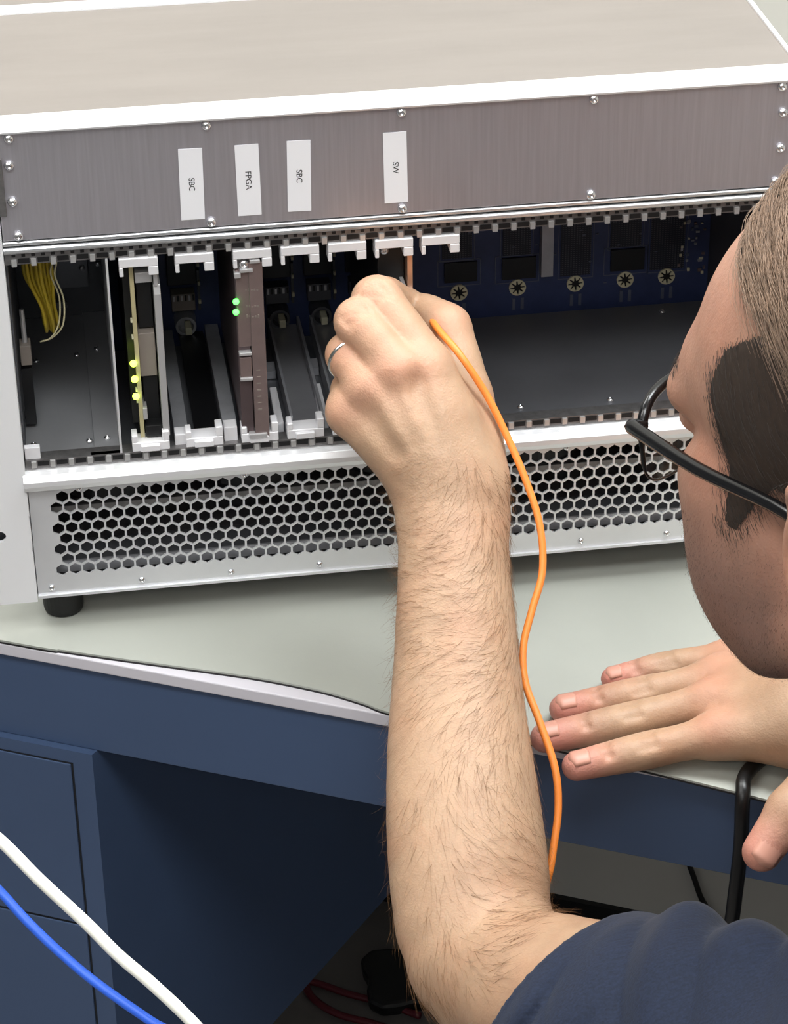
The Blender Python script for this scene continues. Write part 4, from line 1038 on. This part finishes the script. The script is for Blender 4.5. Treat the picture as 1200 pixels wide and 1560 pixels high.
# ------------------------------------------------------------------ cables
def cable(name, label, pts, r, mt, n=10, cat='cable', seg=8):
    g = MB(); g.tube(spline(pts, seg), r, n); return tag(g.build(name, mt, smooth=True), label, cat)
oc = tag(empty('fibre_patch_cable', (260, -60, DT)), 'thin orange fibre cable running down from the pinched fingers', 'cable')
cp = [(628, 452, 1352), (650, 478, 1338), (668, 503, 1314), (700, 540, 1302), (740, 600, 1304), (770, 660, 1305), (800, 730, 1304), (822, 800, 1302), (826, 870, 1300), (810, 930, 1296), (797, 985, 1290), (800, 1040, 1284), (822, 1100, 1276), (845, 1170, 1270), (850, 1230, 1268), (843, 1290, 1266), (835, 1335, 1265), (815, 1385, 1268), (780, 1450, 1290), (760, 1540, 1320)]
g = MB(); g.tube(spline([at(*q) for q in cp], 8), 2.0, 10); g.build('jacket', 'orange', oc, smooth=True)
g = MB(); a_, b_ = at(632, 456, 1351), at(612, 440, 1372); g.tube([a_, a_*.6+b_*.4, b_], [2.6, 3.4, 3.4], 8); g.build('connector_plug', 'guide', oc)
wc = [(-500, 1000, 1260), (-200, 1130, 1200), (-60, 1235, 1175), (0, 1280, 1165), (60, 1340, 1155), (130, 1405, 1148), (180, 1455, 1142), (235, 1502, 1136), (300, 1565, 1130), (380, 1660, 1125), (520, 1900, 1150), (600, 2200, 1250)]
cable('network_cable', 'thick white cable crossing in front of the drawers', [at(*q) for q in wc], 3.0, 'white')
bc = [(-500, 1040, 1270), (-200, 1180, 1210), (-60, 1300, 1180), (0, 1358, 1170), (40, 1402, 1165), (90, 1450, 1158), (150, 1500, 1150), (230, 1556, 1142), (310, 1610, 1135), (450, 1800, 1150), (560, 2150, 1250)]
cable('network_cable', 'blue cable crossing in front of the drawers below the white one', [at(*q) for q in bc], 2.35, 'bluec')
# heavy black lead over the bench edge
a0 = atz(1150, 1120, DT+4); k1 = atz(1134, 1172, DT+5)
kp = [atz(1250, 1110, DT+5), atz(1170, 1150, DT+5), atz(1136, 1180, DT+5), at(1131, 1215, 1290), at(1128, 1290, 1300), at(1120, 1360, 1310), at(1112, 1420, 1325), at(1095, 1520, 1360)]
cable('power_lead', 'thick black lead hanging over the bench edge beside the thumb', kp, 3.9, 'blackc', 12)
def atw(x, y, o):
    d = ray(x, y); return CAM+d*(((BO+BN*(694-o)-CAM)@BN)/(d@BN))
lp_ = [B(420, 690, -430), B(430, 640, -560), at(1058, 1340, 1760), at(1068, 1370, 1765), at(1090, 1402, 1770), at(1120, 1450, 1790)]
cable('thin_lead', 'thin black lead in front of the wall under the bench', [atw(1020, 1180, 4), atw(1042, 1290, 4), atw(1058, 1340, 4), atw(1070, 1372, 4), atw(1092, 1402, 4), atw(1130, 1440, 4)], 2.6, 'blackc', 8)
def fl(x, y, h): return atz(x, y, FL+h)
rc_ = [fl(640, 1548, 4), fl(590, 1530, 4), fl(530, 1514, 4), fl(480, 1497, 4), fl(466, 1500, 4), fl(478, 1522, 4), fl(515, 1545, 4), fl(570, 1560, 4), fl(650, 1585, 4)]
cable('red_lead', 'dark red cable doubled back on the floor under the bench', rc_, 3.4, 'redc', 8)
# power adapter on the floor
pc = fl(620, 1502, 0); g = MB()
pts = [(pc[0]+math.cos(a)*42*(1-.16*math.cos(4*a)), pc[1]+math.sin(a)*42*(1-.16*math.cos(4*a))) for a in np.linspace(0, 2*math.pi, 20, endpoint=False)]
ad_ = tag(empty('power_adapter', pc), 'black plastic power adapter lying on the floor', 'adapter')
g.prismz(pts, FL, FL+15); g.build('case', 'black', ad_, bevel=4)
g = MB(); g.tube(spline([pc+[20, -8, 12], pc+[50, -20, 8], pc+[90, -25, 4], pc+[140, -10, 4]], 6), 3, 8); g.build('lead', 'blackc', ad_, smooth=True)
# black steel foot rail under the bench
g = MB(); a0, a1 = fl(820, 1424, 9), fl(1240, 1490, 9); g.tube([a0, a1], 9, 12); o = g.build('foot_rail', 'black', smooth=True); tag(o, 'black tubular rail lying low under the bench', 'rail')

# ------------------------------------------------------------------ done
for o in bpy.data.objects:
    if '_o' in o: del o['_o']
